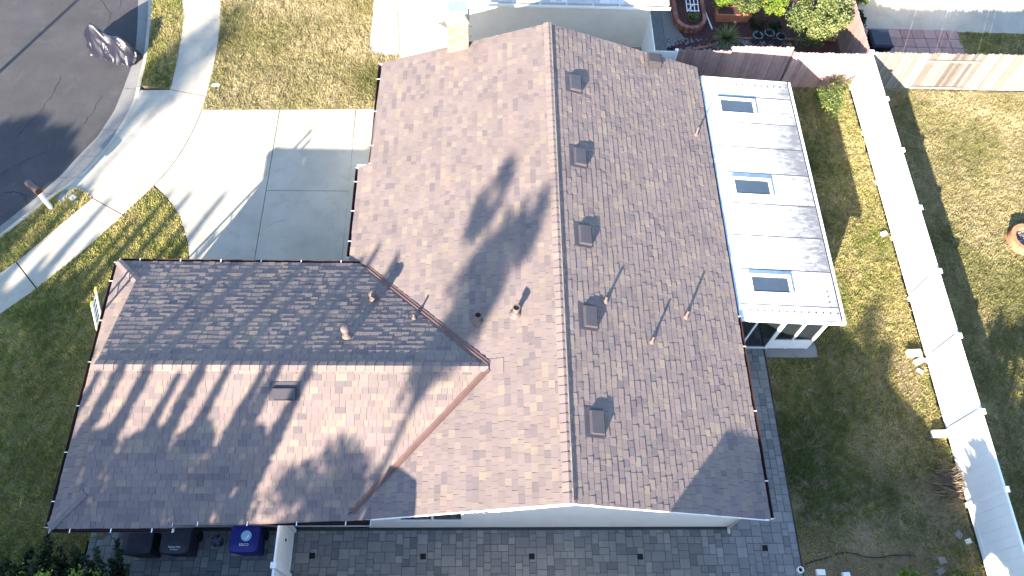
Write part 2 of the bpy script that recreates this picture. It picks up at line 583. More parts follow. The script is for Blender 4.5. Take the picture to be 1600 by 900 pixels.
# driveway: apron down to the gutter and four slabs
drive = struct(MB().poly([(-8, 13, -.155), (-7.9, 13, -.155), (-7.9, 13.1, -.155)]).build("driveway", m_joint))
ab = MB()
n = 22
for q in range(n):
    def ap(t):
        d = lerp2(SD, 5.02 + t * 3.96)
        y = 15.42 + t * 4.36
        return (xc(y) + .005, y, kerb_top(y) - .001 if y > 15.6 and y < 19.5 else -.05), (d[0] - .006, d[1], .017)
    (a0, d0), (a1, d1) = ap(q / n), ap((q + 1) / n)
    for (u0, u1) in ((0, .5), (.5, 1)):
        L_ = lambda A, D, u: tuple(A[c] + (D[c] - A[c]) * u for c in range(3))
        ab.poly([L_(a0, d0, u0), L_(a0, d0, u1), L_(a1, d1, u1), L_(a1, d1, u0)])
ab.build("apron", m_conc, drive)
left_edge = [lerp2(SE_, t) for t in np.linspace(6.02, 8.6, 14)]
left_edge = [(x + .02, y) for x, y in left_edge]
DL = [(-10.93, 15.57), (-10.38, 15.09), (-9.89, 14.46), (-9.65, 13.97), (-9.4, 13.36), (-9.25, 12.77), (-9.2, 12.0), (-9.2, 10.95)]
slabL = left_edge + [(-7.212, 18.93), (-7.222, 10.95)] + DL[::-1][:-1]
MB().prism(slabL, -.14, .022).build("slab", m_conc, drive)
MB().prism([(-7.19, 18.93), (-4.535, 19.02), (-4.475, 15.475), (-7.196, 15.455)], -.14, .022).build("slab", m_conc, drive)
MB().prism([(-7.196, 15.434), (-4.475, 15.454), (-4.45, 10.95), (-7.204, 10.95)], -.14, .022).build("slab", m_conc, drive)
MB().prism([(-4.512, 19.02), (-3.2, 19.07), (-3.2, 10.95), (-4.43, 10.95)], -.14, .022).build("slab", m_conc, drive)
for pts in ([(-7.1, 11.9), (-6.3, 12.25), (-5.9, 12.1), (-5.2, 12.2)], [(-7.0, 14.0), (-6.6, 14.25), (-6.3, 14.3)]):
    cb = MB()
    pp = []
    for a_, c_ in zip(pts[:-1], pts[1:]):
        for q in range(5):
            pp.append((a_[0] + (c_[0] - a_[0]) * q / 5, a_[1] + (c_[1] - a_[1]) * q / 5 + random.uniform(-.03, .03)))
    for (p0, p1) in zip(pp[:-1], pp[1:]):
        cb.poly([(p0[0], p0[1] - .004, .025), (p1[0], p1[1] - .004, .025), (p1[0], p1[1] + .004, .025), (p0[0], p0[1] + .004, .025)])
    cb.build("crack", m_joint, drive)

# concrete beside the house to the north
nc = struct(MB().poly([(0, 21, -.155), (.1, 21, -.155), (.1, 21.1, -.155)]).build("side_concrete", m_joint))
MB().prism([(-4.28, 34), (-4.28, 22.0), (-4.2, 21.8), (-4.0, 21.68), (-3.16, 21.62), (-3.156, 22.37), (-3.42, 24.58), (-3.42, 34)], -.14, .018).build("slab", m_conc, nc)
MB().prism([(-3.405, 34), (-3.405, 24.58), (-3.14, 22.37), (-3.145, 19.15), (6.0, 19.15), (6.0, 22.32), (-2.6, 22.32), (-2.6, 34)], -.14, .018).build("slab", m_conc, nc)

# ------------------------------------------------------------------ lawns: turf sheet (structure) and grass (stuff)


def lawn(name, poly, m_turf, m_grass, label, dens, z=0.0, hmin=.035, hmax=.085, green=(), bare=(), bias=0.0, seed=1, holes=()):
    MBx = MB().prism(poly, -.15, z)
    struct(MBx.build(name, m_turf))
    xs = [p[0] for p in poly]
    ys = [p[1] for p in poly]
    A = (max(xs) - min(xs)) * (max(ys) - min(ys))
    rg = np.random.default_rng(seed)
    n = int(A * dens)
    x = rg.uniform(min(xs), max(xs), n)
    y = rg.uniform(min(ys), max(ys), n)
    k = inpoly(x, y, poly)
    for (hx0, hx1, hy0, hy1) in holes:
        k &= ~((x > hx0) & (x < hx1) & (y > hy0) & (y < hy1))
    x, y = x[k], y[k]
    v = .5 * vnoise(x, y, .45, seed) + .3 * vnoise(x, y, 1.3, seed + 1) + .2 * vnoise(x, y, 4, seed + 2)
    tint = .5 + (v - .5) * 1.5 + rg.normal(0, .13, len(x)) + (vnoise(x, y, 9, seed + 8) - .5) * .55 + bias
    keep = rg.random(len(x)) < np.clip(1.35 - np.abs(v - .45) * .6, .3, 1)
    for (cx, cy, rr, amt) in green:
        tint -= amt * np.exp(-((x - cx) ** 2 + (y - cy) ** 2) / rr ** 2)
    for (cx, cy, rr, amt) in bare:
        keep &= rg.random(len(x)) > amt * np.exp(-((x - cx) ** 2 + (y - cy) ** 2) / rr ** 2)
    x, y, tint = x[keep], y[keep], np.clip(tint[keep], 0, 1)
    n = len(x)
    a = rg.uniform(0, 2 * np.pi, n)
    h = rg.uniform(hmin, hmax, n) * (.35 + 1.3 * vnoise(x, y, 6, seed + 5))
    w = rg.uniform(.010, .021, n)
    le = rg.uniform(.2, 1.1, n) * h
    la = rg.uniform(0, 2 * np.pi, n)
    V = np.zeros((n, 3, 3), np.float32)
    V[:, 0, 0] = x - np.cos(a) * w
    V[:, 0, 1] = y - np.sin(a) * w
    V[:, 1, 0] = x + np.cos(a) * w
    V[:, 1, 1] = y + np.sin(a) * w
    V[:, :2, 2] = z - .002
    V[:, 2, 0] = x + np.cos(la) * le
    V[:, 2, 1] = y + np.sin(la) * le
    V[:, 2, 2] = z + h
    o = npmesh("grass", m_grass, V, 3, tint)
    tag(o, label, "grass", kind="stuff")
    return o


nw_left = [lerp2(SE_, t) for t in np.linspace(8.66, 14, 24)]
nw_left = [(x + .006, y) for x, y in nw_left]
lawn("front_lawn", nw_left + [(-4.3, 40), (-4.29, 22.0), (-4.2, 21.79), (-4.0, 21.67), (-3.16, 21.6), (-3.16, 19.09), (-4.55, 19.03), (-7.2, 18.94), (-9.96, 18.84)],
     m_turf_dry, m_gdry, "dry straw coloured front lawn grass above the driveway", 2600, green=((-4.0, 20.6, .8, .75), (-9.6, 20.4, .5, .5), (-6.5, 19.2, .9, .3), (-9.7, 23.5, .5, .3)), seed=3)
pk = [(xc(y) + .004, y) for y in np.linspace(19.95, 30, 24)] + [(lerp2(SD, t)[0] - .005, lerp2(SD, t)[1]) for t in np.linspace(13.2, 9.02, 24)] + [(-11.2, 19.83)]
lawn("verge_lawn", pk, m_turf_mix, m_gmix, "narrow olive verge grass beside the covered motorcycle", 2600, seed=5, green=((-12, 20.8, .8, .2),))
pk = [(xc(y) + .004, y) for y in np.linspace(7.5, 15.3, 24)] + [(-13.3, 15.42), (-12.82, 15.06)] + [(lerp2(SD, t)[0] - .005, lerp2(SD, t)[1]) for t in np.linspace(4.98, 0.05, 24)]
lawn("verge_lawn", pk, m_turf_green, m_ggreen, "green verge grass around the mailbox post", 2600, seed=6, bias=.12)
wl = [(x - .03, y - .02) for x, y in DL[:-1]] + [(-9.23, 11.0), (-9.9, 10.9), (-9.9, 4.2), (-10.35, 4.1), (-10.35, -30), (-40, -30), (-40, -8)] + [(lerp2(SE_, t)[0] + .006, lerp2(SE_, t)[1]) for t in np.linspace(0, 5.97, 30)]
WLP = wl


def lawn_part(poly, box):
    x0, x1, y0, y1 = box
    return poly


struct(MB().prism(wl, -.15, -.004).build("side_lawn_ground", m_turf_green))
wlv = [(x, y) for x, y in DL[:-1]] + [(-9.23, 11.0), (-9.9, 10.9), (-9.9, 4.2), (-10.35, 4.1), (-10.35, 2.0), (-17.5, 2.0), (-17.5, 7.5)] + [(lerp2(SE_, t)[0] + .006, lerp2(SE_, t)[1]) for t in np.linspace(.35, 5.97, 30)]
wlv = [(x - .03 if i < 7 else x, y) for i, (x, y) in enumerate(wlv)]
lawn("side_lawn", wlv, m_turf_green, m_ggreen, "green and brown side lawn left of the low wing", 2300, seed=8, bias=.1, green=((-10, 13, 1.0, .25), (-13, 11, 1.2, .2)), hmin=.035, hmax=.08)

BL = [(8.74, -2), (8.74, 9.48), (10.37, 9.48), (10.37, 9.86), (10.2, 9.86), (10.2, 18.3), (7.2, 18.3), (7.2, 20.8), (13.68, 20.8), (13.68, -2)]
lawn("back_lawn", BL, m_turf_mix, m_gmix, "patchy yellow and green back lawn beside the white fence", 2200, seed=9,
     green=((9.5, 6.8, 1.3, .6), (9.6, 5.2, 1.0, .55), (10.6, 7.6, 1.0, .25), (10.7, 14.5, .8, .75), (10.7, 17, .8, .5), (9.8, 9.2, .9, .4), (10.5, 11.5, .8, .4), (11.3, 12, .8, .15)),
     bare=((12.4, 5.2, .6, .5), (11.4, 6.2, .4, .3), (12.4, 7.2, .4, .4), (10.8, 4.3, .6, .4), (11.5, 3.2, 1.6, .9), (9.5, 3.0, 1.5, .9), (13.2, 5, 1.2, .9), (13.1, 8.4, .5, .9), (13.0, 9.2, .45, .9), (8.9, 5, .25, .8), (12.5, 15, .6, .3), (13.4, 20.2, .7, .8)))
EL = [(13.84, -6), (13.84, 20.5), (40, 20.3), (40, -6)]
struct(MB().prism(EL, -.15, -.006).build("neighbour_yard_ground", m_turf_dry))
lawn("neighbour_lawn", [(13.84, 1), (13.84, 20.4), (24, 20.3), (24, 1)], m_turf_dry, m_gdry, "dry straw lawn with green tinge beyond the white fence", 2000, seed=12,
     green=((16, 9.5, 2.0, .55), (17.5, 12, 1.5, .45), (15.2, 14, 1.2, .4), (17, 5, 3, .6), (16.3, 16.5, 1.6, .25)), bare=((16.5, 20.2, .7, .9), (18.5, 20.2, .7, .9), (15, 20.1, .7, .9), (20.5, 20.2, .8, .9)), bias=-.05)
lawn("neighbour_lawn", [(18.78, 21.0), (18.62, 23.5), (24, 23.4), (24, 20.8)], m_turf_mix, m_gmix, "narrow strip of grass beside the red square paving", 1800, seed=14)

# ------------------------------------------------------------------ patio pavers
patio = struct(MB().prism([(-10.3, -1.2), (8.72, -1.2), (8.72, 9.82), (6.9, 9.82), (6.9, 4.42), (-10.3, 4.42)], -.15, .008).build("patio", m_pavjoint))
U = .094
cells = {}
gx0, gy0 = -10.3, .6
NX, NY = int((8.72 - gx0) / U), int((9.82 - gy0) / U)


def allowed(i, j):
    x, y = gx0 + (i + .5) * U, gy0 + (j + .5) * U
    return (y < 4.40) or (x > 6.92)


DRAINS = [(-4.41, 3.71), (-1.48, 3.68), (1.42, 3.67), (4.34, 3.65), (7.78, 3.86)]
occ = np.zeros((NX, NY), bool)
pav = []
sizes = [(2, 2), (3, 2), (2, 3), (3, 3), (2, 2), (3, 2), (2, 3), (3, 3), (4, 3)]
for j in range(NY):
    for i in range(NX):
        if occ[i, j] or not allowed(i, j):
            continue
        random.shuffle(sizes)
        for (w, h) in sizes + [(2, 1), (1, 2), (1, 1)]:
            if i + w <= NX and j + h <= NY and not occ[i:i + w, j:j + h].any() and allowed(i + w - 1, j + h - 1) and allowed(i, j + h - 1):
                # avoid leaving 1-wide slivers
                if w > 1 and i + w < NX and not occ[i + w, j] and allowed(i + w, j) and (i + w + 1 >= NX or occ[i + w + 1, j]):
                    continue
                break
        occ[i:i + w, j:j + h] = True
        pav.append((gx0 + i * U, gx0 + (i + w) * U, gy0 + j * U, gy0 + (j + h) * U))
C0 = Vector((0, 0, 22))


def apparent(x, y, z):
    return 1 / (Vector((x, y, z)) - C0).length


def vis_paver(p):
    x, y = (p[0] + p[1]) / 2, (p[2] + p[3]) / 2
    return 3.15 < y and x > -10.3 and (y < 4.3 or x > 7.3) and not (x < -5.2)


pav.sort(key=lambda p: (not vis_paver(p), -(p[1] - p[0]) * (p[3] - p[2])))
rest = MB()
for k, (x0, x1, y0, y1) in enumerate(pav):
    gg = .0045
    z = .03 + random.uniform(-.003, .003)
    t = min(1, max(0, random.gauss(.5, .25)))
    tgt = MB() if k < 300 else rest
    tgt.bev(x0 + gg, x1 - gg, y0 + gg, y1 - gg, .0, z, .004, t)
    if k < 300:
        tgt.build("paver", m_paver, patio)
rp = rest.build("pavers", m_paver, patio)
rp["kind"] = "stuff"
struct(MB().prism([(8.735, 9.49), (10.36, 9.49), (10.36, 18.2), (8.735, 18.2)], -.14, .03).build("sunroom_slab", m_conc2))
struct(MB().prism([(6.9, 9.84), (8.72, 9.84), (8.72, 18.2), (6.9, 18.2)], -.14, .03).build("sunroom_floor", m_conc2))

# ------------------------------------------------------------------ the house
K = .346
RX, RZ = 2.0, 4.4
S_Y, N_Y = 4.08, 18.78
WY, WZ = 7.56, 3.8
zW = lambda x: RZ - K * (RX - x)
zE = lambda x: RZ - K * (x - RX)
zN = lambda y: WZ - K * (y - WY)
zS = lambda y: WZ - K * (WY - y)
EX = 7.07
house = thing("house", (0, 11, 0), "single storey house with brown shingle roof filling the middle", "house")

# walls
w = MB()
w.box(-3.0, 6.85, 4.75, 18.4, 0, 2.3)
w.box(-9.75, -3.0, 4.75, 10.85, 0, 2.25)
w.build("wall_core", m_stucco, house)


def gable_wall(y, sgn):
    q = MB()
    xs0, xs1 = -2.95, 6.85
    pts = [(xs0, 0), (xs1, 0), (xs1, zE(xs1) - .14), (RX, RZ - .14), (xs0, zW(xs0) - .14)]
    a = [(x, y, z) for x, z in pts]
    bb = [(x, y + .3, z) for x, z in pts]
    q.hexa(bb, a)
    return q


gable_wall(4.44, 1).build("gable_wall", m_stucco, house)
gable_wall(18.1, 1).build("gable_wall", m_stucco, house)
wf = MB()
wf.box(-9.8, -2.96, 4.46, 4.74, 0, zS(4.46) - .16)
wf.build("side_wall", m_stucco, house)
MB().box(-9.8, -9.5, 4.76, 10.9, 0, 2.5).build("side_wall", m_stucco, house)
MB().box(-9.48, -3.3, 10.6, 10.9, 0, 2.4).build("garage_wall", m_stucco, house)
MB().box(-3.35, -3.02, 10.92, 18.08, 0, 2.3).build("side_wall", m_stucco, house)
MB().box(6.56, 6.85, 4.76, 18.08, 0, 2.5).build("side_wall", m_stucco, house)
# foundation ledge, gable window, downpipe
win = MB().box(-2.08, -.40, 4.405, 4.438, .98, 1.04).box(-2.08, -.40, 4.405, 4.438, 2.52, 2.58).box(-2.08, -2.02, 4.405, 4.438, 1.04, 2.52).box(-.46, -.40, 4.405, 4.438, 1.04, 2.52).box(-1.22, -1.16, 4.405, 4.438, 1.04, 2.52).build("window", m_white, house)
MB().box(-2.02, -1.22, 4.425, 4.437, 1.04, 2.52).build("pane", m_glass, win)
MB().box(-1.16, -.46, 4.425, 4.437, 1.04, 2.52).build("pane", m_glass, win)
dpipe = MB()
dpipe.tube([(7.1, 4.36, 2.55), (7.05, 4.36, 2.42), (6.84, 4.38, 2.1), (6.80, 4.38, 1.9), (6.80, 4.38, .2), (6.82, 4.25, .1)], .04, 8)
dpipe.build("downpipe", mat("cream_downpipe", (.5, .46, .38), .6, .1), house, True)

# roof deck
dk = MB()
th = .06


def deck(pts):
    """pts: top loop (counter-clockwise from above)"""
    dk.hexa([(x, y, z - th) for x, y, z in pts], pts)


deck([(RX, S_Y, RZ), (EX, S_Y, zE(EX)), (EX, N_Y, zE(EX)), (RX, N_Y, RZ)])
deck([(.26, S_Y, zW(.26)), (RX, S_Y, RZ), (RX, N_Y, RZ), (.26, N_Y, zW(.26))])
vx = -3.3
deck([(vx, WY + .26 - vx, zW(vx)), (.26, WY, zW(.26)), (.26, N_Y, zW(.26)), (vx, N_Y, zW(vx))])
deck([(-3.72, 11.3, zW(-3.72)), (vx, 11.3, zW(vx)), (vx, 14.68, zW(vx)), (-3.72, 14.68, zW(-3.72))])
deck([(-3.0, S_Y, zW(-3.0)), (.26, S_Y, zW(.26)), (.26, WY, WZ), (-3.0, 4.3, zW(-3.0))])
GX = -9.36
deck([(GX, WY, WZ), (.26, WY, WZ), (-3.34, 11.18, zN(11.18)), (GX, 11.18, zN(11.18))])
deck([(GX, 4.12, zS(4.12)), (-3.1, 4.12, zS(4.12)), (.26, WY, WZ), (GX, WY, WZ)])
deck([(GX, 3.96, zS(3.96)), (-7.25, 3.96, zS(3.96)), (-7.25, 4.11, zS(4.11)), (GX, 4.11, zS(4.11))])
HW = .74
deck([(-10.1, 3.96, zN(11.18)), (GX, 3.96 + HW, zN(11.18) + K * HW), (GX, 11.18 - HW, zN(11.18) + K * HW), (-10.1, 11.18, zN(11.18))])
deck([(-10.1, 11.18, zN(11.18)), (GX, 11.18 - HW, zN(11.18 - HW)), (GX, 11.18, zN(11.18))])
deck([(-10.1, 3.96, zS(3.96)), (GX, 3.96, zS(3.96)), (GX, 3.96 + HW, zS(3.96 + HW))])
roof = dk.build("roof", m_deck, house)
# small gable over the hip end
MB().poly([(GX + .01, 11.18 - HW, zN(11.18 - HW)), (GX + .01, 3.96 + HW, zS(3.96 + HW)), (GX + .01, WY, WZ - .02)]).build("hip_gable", m_stucco, house)
# white rake boards
rk = MB()
for (x0, z0, x1, z1) in ((-2.55, zW(-2.55), RX, RZ), (RX, RZ, EX, zE(EX))):
    rk.hexa([(x0, S_Y - .03, z0 - .075), (x1, S_Y - .03, z1 - .075), (x1, S_Y - .004, z1 - .075), (x0, S_Y - .004, z0 - .075)],
            [(x0, S_Y - .03, z0 + .004), (x1, S_Y - .03, z1 + .004), (x1, S_Y - .004, z1 + .004), (x0, S_Y - .004, z0 + .004)])
rk.build("rake_board", m_white, house)
rk = MB()
for (x0, z0, x1, z1) in ((-3.3, zW(-3.3), RX, RZ), (RX, RZ, EX, zE(EX))):
    rk.hexa([(x0, N_Y + .004, z0 - .15), (x1, N_Y + .004, z1 - .15), (x1, N_Y + .03, z1 - .15), (x0, N_Y + .03, z0 - .15)],
            [(x0, N_Y + .004, z0 - .002), (x1, N_Y + .004, z1 - .002), (x1, N_Y + .03, z1 - .002), (x0, N_Y + .03, z0 - .002)])
rk.build("rake_board", m_white, house)

# shingles, course by course
ROW = .15
shing = []      # (verts 8, tint, apparent size)


def course_slope(P, spans, vmax, vis=True):
    """P(u, v) -> point on the slope; spans(v) -> list of (ua, ub)"""
    nrow = int(math.ceil(vmax / ROW))
    e = 1e-3
    o = Vector(P(0, 0))
    du = Vector(P(1, 0)) - o
    dv = Vector(P(0, 1)) - o
    nrm = du.cross(dv).normalized()
    if nrm.z < 0:
        nrm = -nrm
    for r_ in range(nrow):
        v0 = r_ * ROW
        v1 = min(v0 + ROW * 1.04, vmax)
        if v1 - v0 < .02:
            continue
        s0, s1 = spans(v0 + e), spans(v1 - e)
        if len(s0) != len(s1):
            s1 = s0 if len(s0) > len(s1) else s1
            s0 = s1
        for (a0, b0), (a1, b1) in zip(s0, s1):
            lo, hi = min(a0, a1), max(b0, b1)
            u = lo - random.uniform(0, .3)
            last = .5
            while u < hi:
                wd = random.choice((.12, .15, .17, .2, .2, .22, .25, .29))
                un = u + wd
                q = [max(u, a0), min(un, b0), max(u, a1), min(un, b1)]
                u = un
                if q[1] - q[0] < .012 and q[3] - q[2] < .012:
                    continue
                if q[1] < q[0]:
                    c = a0 if q[0] <= a0 + 1e-6 else b0
                    q[0] = q[1] = min(max(q[0], a0), b0)
                if q[3] < q[2]:
                    q[2] = q[3] = min(max(q[2], a1), b1)
                g_ = .003
                thick = random.choice((.010, .012, .020, .022))
                jb = random.uniform(-.006, .006)
                pb0, pb1 = Vector(P(q[0] + g_, v0 - .004 + jb)), Vector(P(q[1] - g_, v0 - .004 + jb))
                pt0, pt1 = Vector(P(q[2] + g_, v1)), Vector(P(q[3] - g_, v1))
                last = .25 * last + .75 * random.random()
                t = min(1, max(0, .5 + (last - .5) * 1.15 + random.gauss(0, .11)))
                shing.append((pb0, pb1, pt1, pt0, nrm, thick, t, vis))


def P_E(u, v): return (EX + .03 - v, u, zE(EX + .03 - v))
def P_W(u, v): return (-3.75 + v, u, zW(-3.75 + v))
def P_N(u, v): return (u, 11.21 - v, zN(11.21 - v))
def P_S(u, v): return (u, 3.93 + v, zS(3.93 + v))
def P_H(u, v): return (-10.13 + v, u, zN(11.21) + K * v)


course_slope(P_E, lambda v: [(S_Y - .02, N_Y + .02)], EX + .03 - RX)


def span_W(v):
    x = -3.75 + v
    yN = WY + (.26 - x)
    yS = WY - (.26 - x)
    if x < -3.3:
        return [(11.3, 14.69)]
    if x < .26:
        r_ = [(yN + .06, N_Y + .02)]
        if yS - .06 > S_Y + .02:
            r_.append((S_Y - .02, yS - .06))
        return r_
    return [(S_Y - .02, N_Y + .02)]


course_slope(P_W, span_W, RX + 3.85)


def span_N(v):
    y = 11.21 - v
    return [((-10.13 + v) if v < HW + .03 else GX - .03, .26 - (y - WY) - .06)]


course_slope(P_N, span_N, 11.21 - WY)


def span_S(v):
    y = 3.93 + v
    lf = (-10.13 + v) if v < HW + .03 else GX - .03
    rt = .26 - (WY - y) - .06
    if y < 4.08:
        rt = -7.25
    elif y < 4.15:
        rt = -3.1
    return [(lf, rt)]


course_slope(P_S, span_S, WY - 3.93)
course_slope(P_H, lambda v: [(3.93 + v, 11.21 - v)], HW + .02)


def add_shingle(mb, sh):
    b0, b1, t1, t0, n, th_, t, _ = sh
    up = n * th_
    lo = n * .001
    i = len(mb.v)
    mb.v.extend(tuple(p) for p in (b0 + up, b1 + up, t1 + n * .003, t0 + n * .003, b0 - lo, b1 - lo, t1 - lo, t0 - lo))
    # wind so the top faces up
    top = (i, i + 1, i + 2, i + 3)
    if (Vector(mb.v[i + 1]) - Vector(mb.v[i])).cross(Vector(mb.v[i + 3]) - Vector(mb.v[i])).z < 0:
        top = top[::-1]
    mb.f.extend([top, (i + 4, i + 5, i + 1, i), (i + 4, i, i + 3, i + 7), (i + 5, i + 6, i + 2, i + 1)])
    mb.t.extend([t] * 4)


def sh_size(sh):
    c = (sh[0] + sh[1] + sh[2] + sh[3]) / 4
    d = C0 - c
    area = (sh[1] - sh[0]).length * (sh[3] - sh[0]).length * max(0, d.normalized().dot(sh[4]))
    return area / d.length_squared


shing.sort(key=lambda s_: -sh_size(s_))
rest = MB()
for k, s_ in enumerate(shing):
    if k < 300:
        q = MB()
        add_shingle(q, s_)
        q.build("shingle", m_shingle, roof)
    else:
        add_shingle(rest, s_)
rs = rest.build("shingles", m_shingle, roof)
rs["kind"] = "stuff"

# ridge and hip caps


def cap_line(a, b_, ln, wd, k, lift=.02, name="ridge_cap"):
    a, b_ = Vector(a), Vector(b_)
    d = (b_ - a)
    L_ = d.length
    d.normalize()
    side = Vector((-d.y, d.x, 0)).normalized()
    n = int(L_ / ln)
    for q in range(n):
        p0 = a + d * (q * L_ / n)
        p1 = a + d * min(L_, (q + 1.15) * L_ / n)
        mb = MB()
        r0 = .030 + lift
        r1 = .012 + lift
        t = random.random() * .8 + .1
        w_ = wd * random.uniform(.94, 1.05)
        for sg in (1, -1):
            e0 = p0 + side * sg * w_ + Vector((0, 0, -k * w_ + r0))
            e1 = p1 + side * sg * w_ + Vector((0, 0, -k * w_ + r1))
            c0 = p0 + Vector((0, 0, r0 + .006))
            c1 = p1 + Vector((0, 0, r1 + .006))
            dz = Vector((0, 0, .024))
            if sg == 1:
                mb.poly([c0, c1, e1, e0], t)
                mb.poly([e0, e1, e1 - dz, e0 - dz], t)
                mb.poly([c0, e0, e0 - dz, c0 - dz], t)
            else:
                mb.poly([c1, c0, e0, e1], t)
                mb.poly([e1, e0, e0 - dz, e1 - dz], t)
                mb.poly([e0, c0, c0 - dz, e0 - dz], t)
        mb.build(name, m_shingle, roof)


cap_line((RX, N_Y + .02, RZ), (RX, S_Y - .02, RZ), .23, .145, K, .024)
cap_line((.2, WY, WZ), (GX - .03, WY, WZ), .23, .13, K, .02)
cap_line((-10.1, 11.18, zN(11.18)), (GX, 11.18 - HW, zN(11.18 - HW)), .2, .11, K * .7, .022, "hip_cap")
cap_line((-10.1, 3.96, zS(3.96)), (GX, 3.96 + HW, zS(3.96 + HW)), .2, .11, K * .7, .022, "hip_cap")


# valley metal: a flat strip each side of a raised rib
def valley(x1, y1):
    a = Vector((.20, WY + (.06 if y1 > WY else -.06), zW(.26)))
    c = Vector((x1, y1, zW(x1)))
    d = (c - a).normalized()
    s_ = Vector((-d.y, d.x, 0)).normalized()
    mb = MB()
    prof = [(-.075, .04), (-.025, .022), (-.012, .042), (.012, .042), (.025, .022), (.075, .04)]
    for (o0, h0), (o1, h1) in zip(prof[:-1], prof[1:]):
        mb.poly([a + s_ * o0 + Vector((0, 0, h0)), c + s_ * o0 + Vector((0, 0, h0)), c + s_ * o1 + Vector((0, 0, h1)), a + s_ * o1 + Vector((0, 0, h1))])
    return mb.build("valley_flashing", m_valley, roof)


valley(-3.25, WY + .26 + 3.25)
valley(-3.05, WY - .26 - 3.05)

pt_ = MB()
for q in range(3):
    x0 = .10 + q * .15
    pt_.hexa([(x0, WY - .2, zW(x0) + .012), (x0 + .17, WY - .2, zW(x0 + .17) + .005), (x0 + .17, WY + .2, zW(x0 + .17) + .005), (x0, WY + .2, zW(x0) + .012)],
             [(x0, WY - .2, zW(x0) + .028), (x0 + .17, WY - .2, zW(x0 + .17) + .02), (x0 + .17, WY + .2, zW(x0 + .17) + .02), (x0, WY + .2, zW(x0) + .028)], .4 + .2 * q)
pt_.build("saddle_shingle", m_shingle, roof)

# gutters


def gutter(a, b_, out, n_h, name="gutter", ends=True):
    """a,b: eave top line; out: unit outward vector"""
    a, b_ = Vector(a), Vector(b_)
    o = Vector(out)
    mb = MB()
    prof = [(.012, -.005), (.012, -.115), (.075, -.115), (.105, -.06), (.12, -.005), (.128, -.005), (.112, -.065), (.08, -.124), (.004, -.124), (.004, -.005)]
    n = len(prof)
    i0 = len(mb.v)
    for p in (a, b_):
        for (q, z) in prof:
            mb.v.append(tuple(p + o * q + Vector((0, 0, z))))
    for k in range(n):
        k2 = (k + 1) % n
        mb.f.append((i0 + k, i0 + k2, i0 + n + k2, i0 + n + k))
        mb.t.append(.5)
    gt = mb.build(name, m_gutter, house)
    d = b_ - a
    for q in range(n_h):
        p = a + d * ((q + .5) / n_h)
        t_ = d.normalized() * .011
        h = MB()
        h.hexa([p + o * .0 - t_ + Vector((0, 0, -.004)), p + o * .0 + t_ + Vector((0, 0, -.004)), p + o * .132 + t_ + Vector((0, 0, -.004)), p + o * .132 - t_ + Vector((0, 0, -.004))],
               [p + o * .0 - t_ + Vector((0, 0, .004)), p + o * .0 + t_ + Vector((0, 0, .004)), p + o * .132 + t_ + Vector((0, 0, .004)), p + o * .132 - t_ + Vector((0, 0, .004))])
        h.build("hanger", m_hanger, gt)
    if ends:
        for p in (a, b_):
            t_ = d.normalized() * .004
            e = MB()
            e.hexa([p - t_ + o * q + Vector((0, 0, z)) for q, z in ((.0, -.13), (.1, -.13), (.14, 0), (0, 0))],
                   [p + t_ + o * q + Vector((0, 0, z)) for q, z in ((.0, -.13), (.1, -.13), (.14, 0), (0, 0))])
            e.build("end_cap", m_hanger, gt)
    return gt


gutter((EX, S_Y + .02, zE(EX) - .01), (EX, 9.6, zE(EX) - .01), (1, 0, 0), 3)
gutter((-3.3, 14.72, zW(-3.3) - .01), (-3.3, N_Y, zW(-3.3) - .01), (-1, 0, 0), 3)
gutter((-3.72, 11.5, zW(-3.72) - .01), (-3.72, 14.66, zW(-3.72) - .01), (-1, 0, 0), 3)
gutter((-3.4, 11.18, zN(11.18) - .01), (-10.1, 11.18, zN(11.18) - .01), (0, 1, 0), 6)
gutter((-10.1, 11.18, zN(11.18) - .01), (-10.1, 3.96, zN(11.18) - .01), (-1, 0, 0), 6)
gutter((-10.1, 3.96, zS(3.96) - .01), (-7.25, 3.96, zS(3.96) - .01), (0, -1, 0), 3)
gutter((-7.25, 4.1, zS(4.1) - .01), (-2.6, 4.1, zS(4.1) - .01), (0, -1, 0), 4)
# pale fascia strip where the west eave steps out
MB().box(-3.80, -3.26, 14.70, 14.735, zW(-3.72) - .08, zW(-3.72) + .05).build("fascia_return", m_white, house)


# roof vents, pipes
def frame(P, u_dir, down):
    n = u_dir.cross(down).normalized()
    if n.z < 0:
        n = -n
    return n


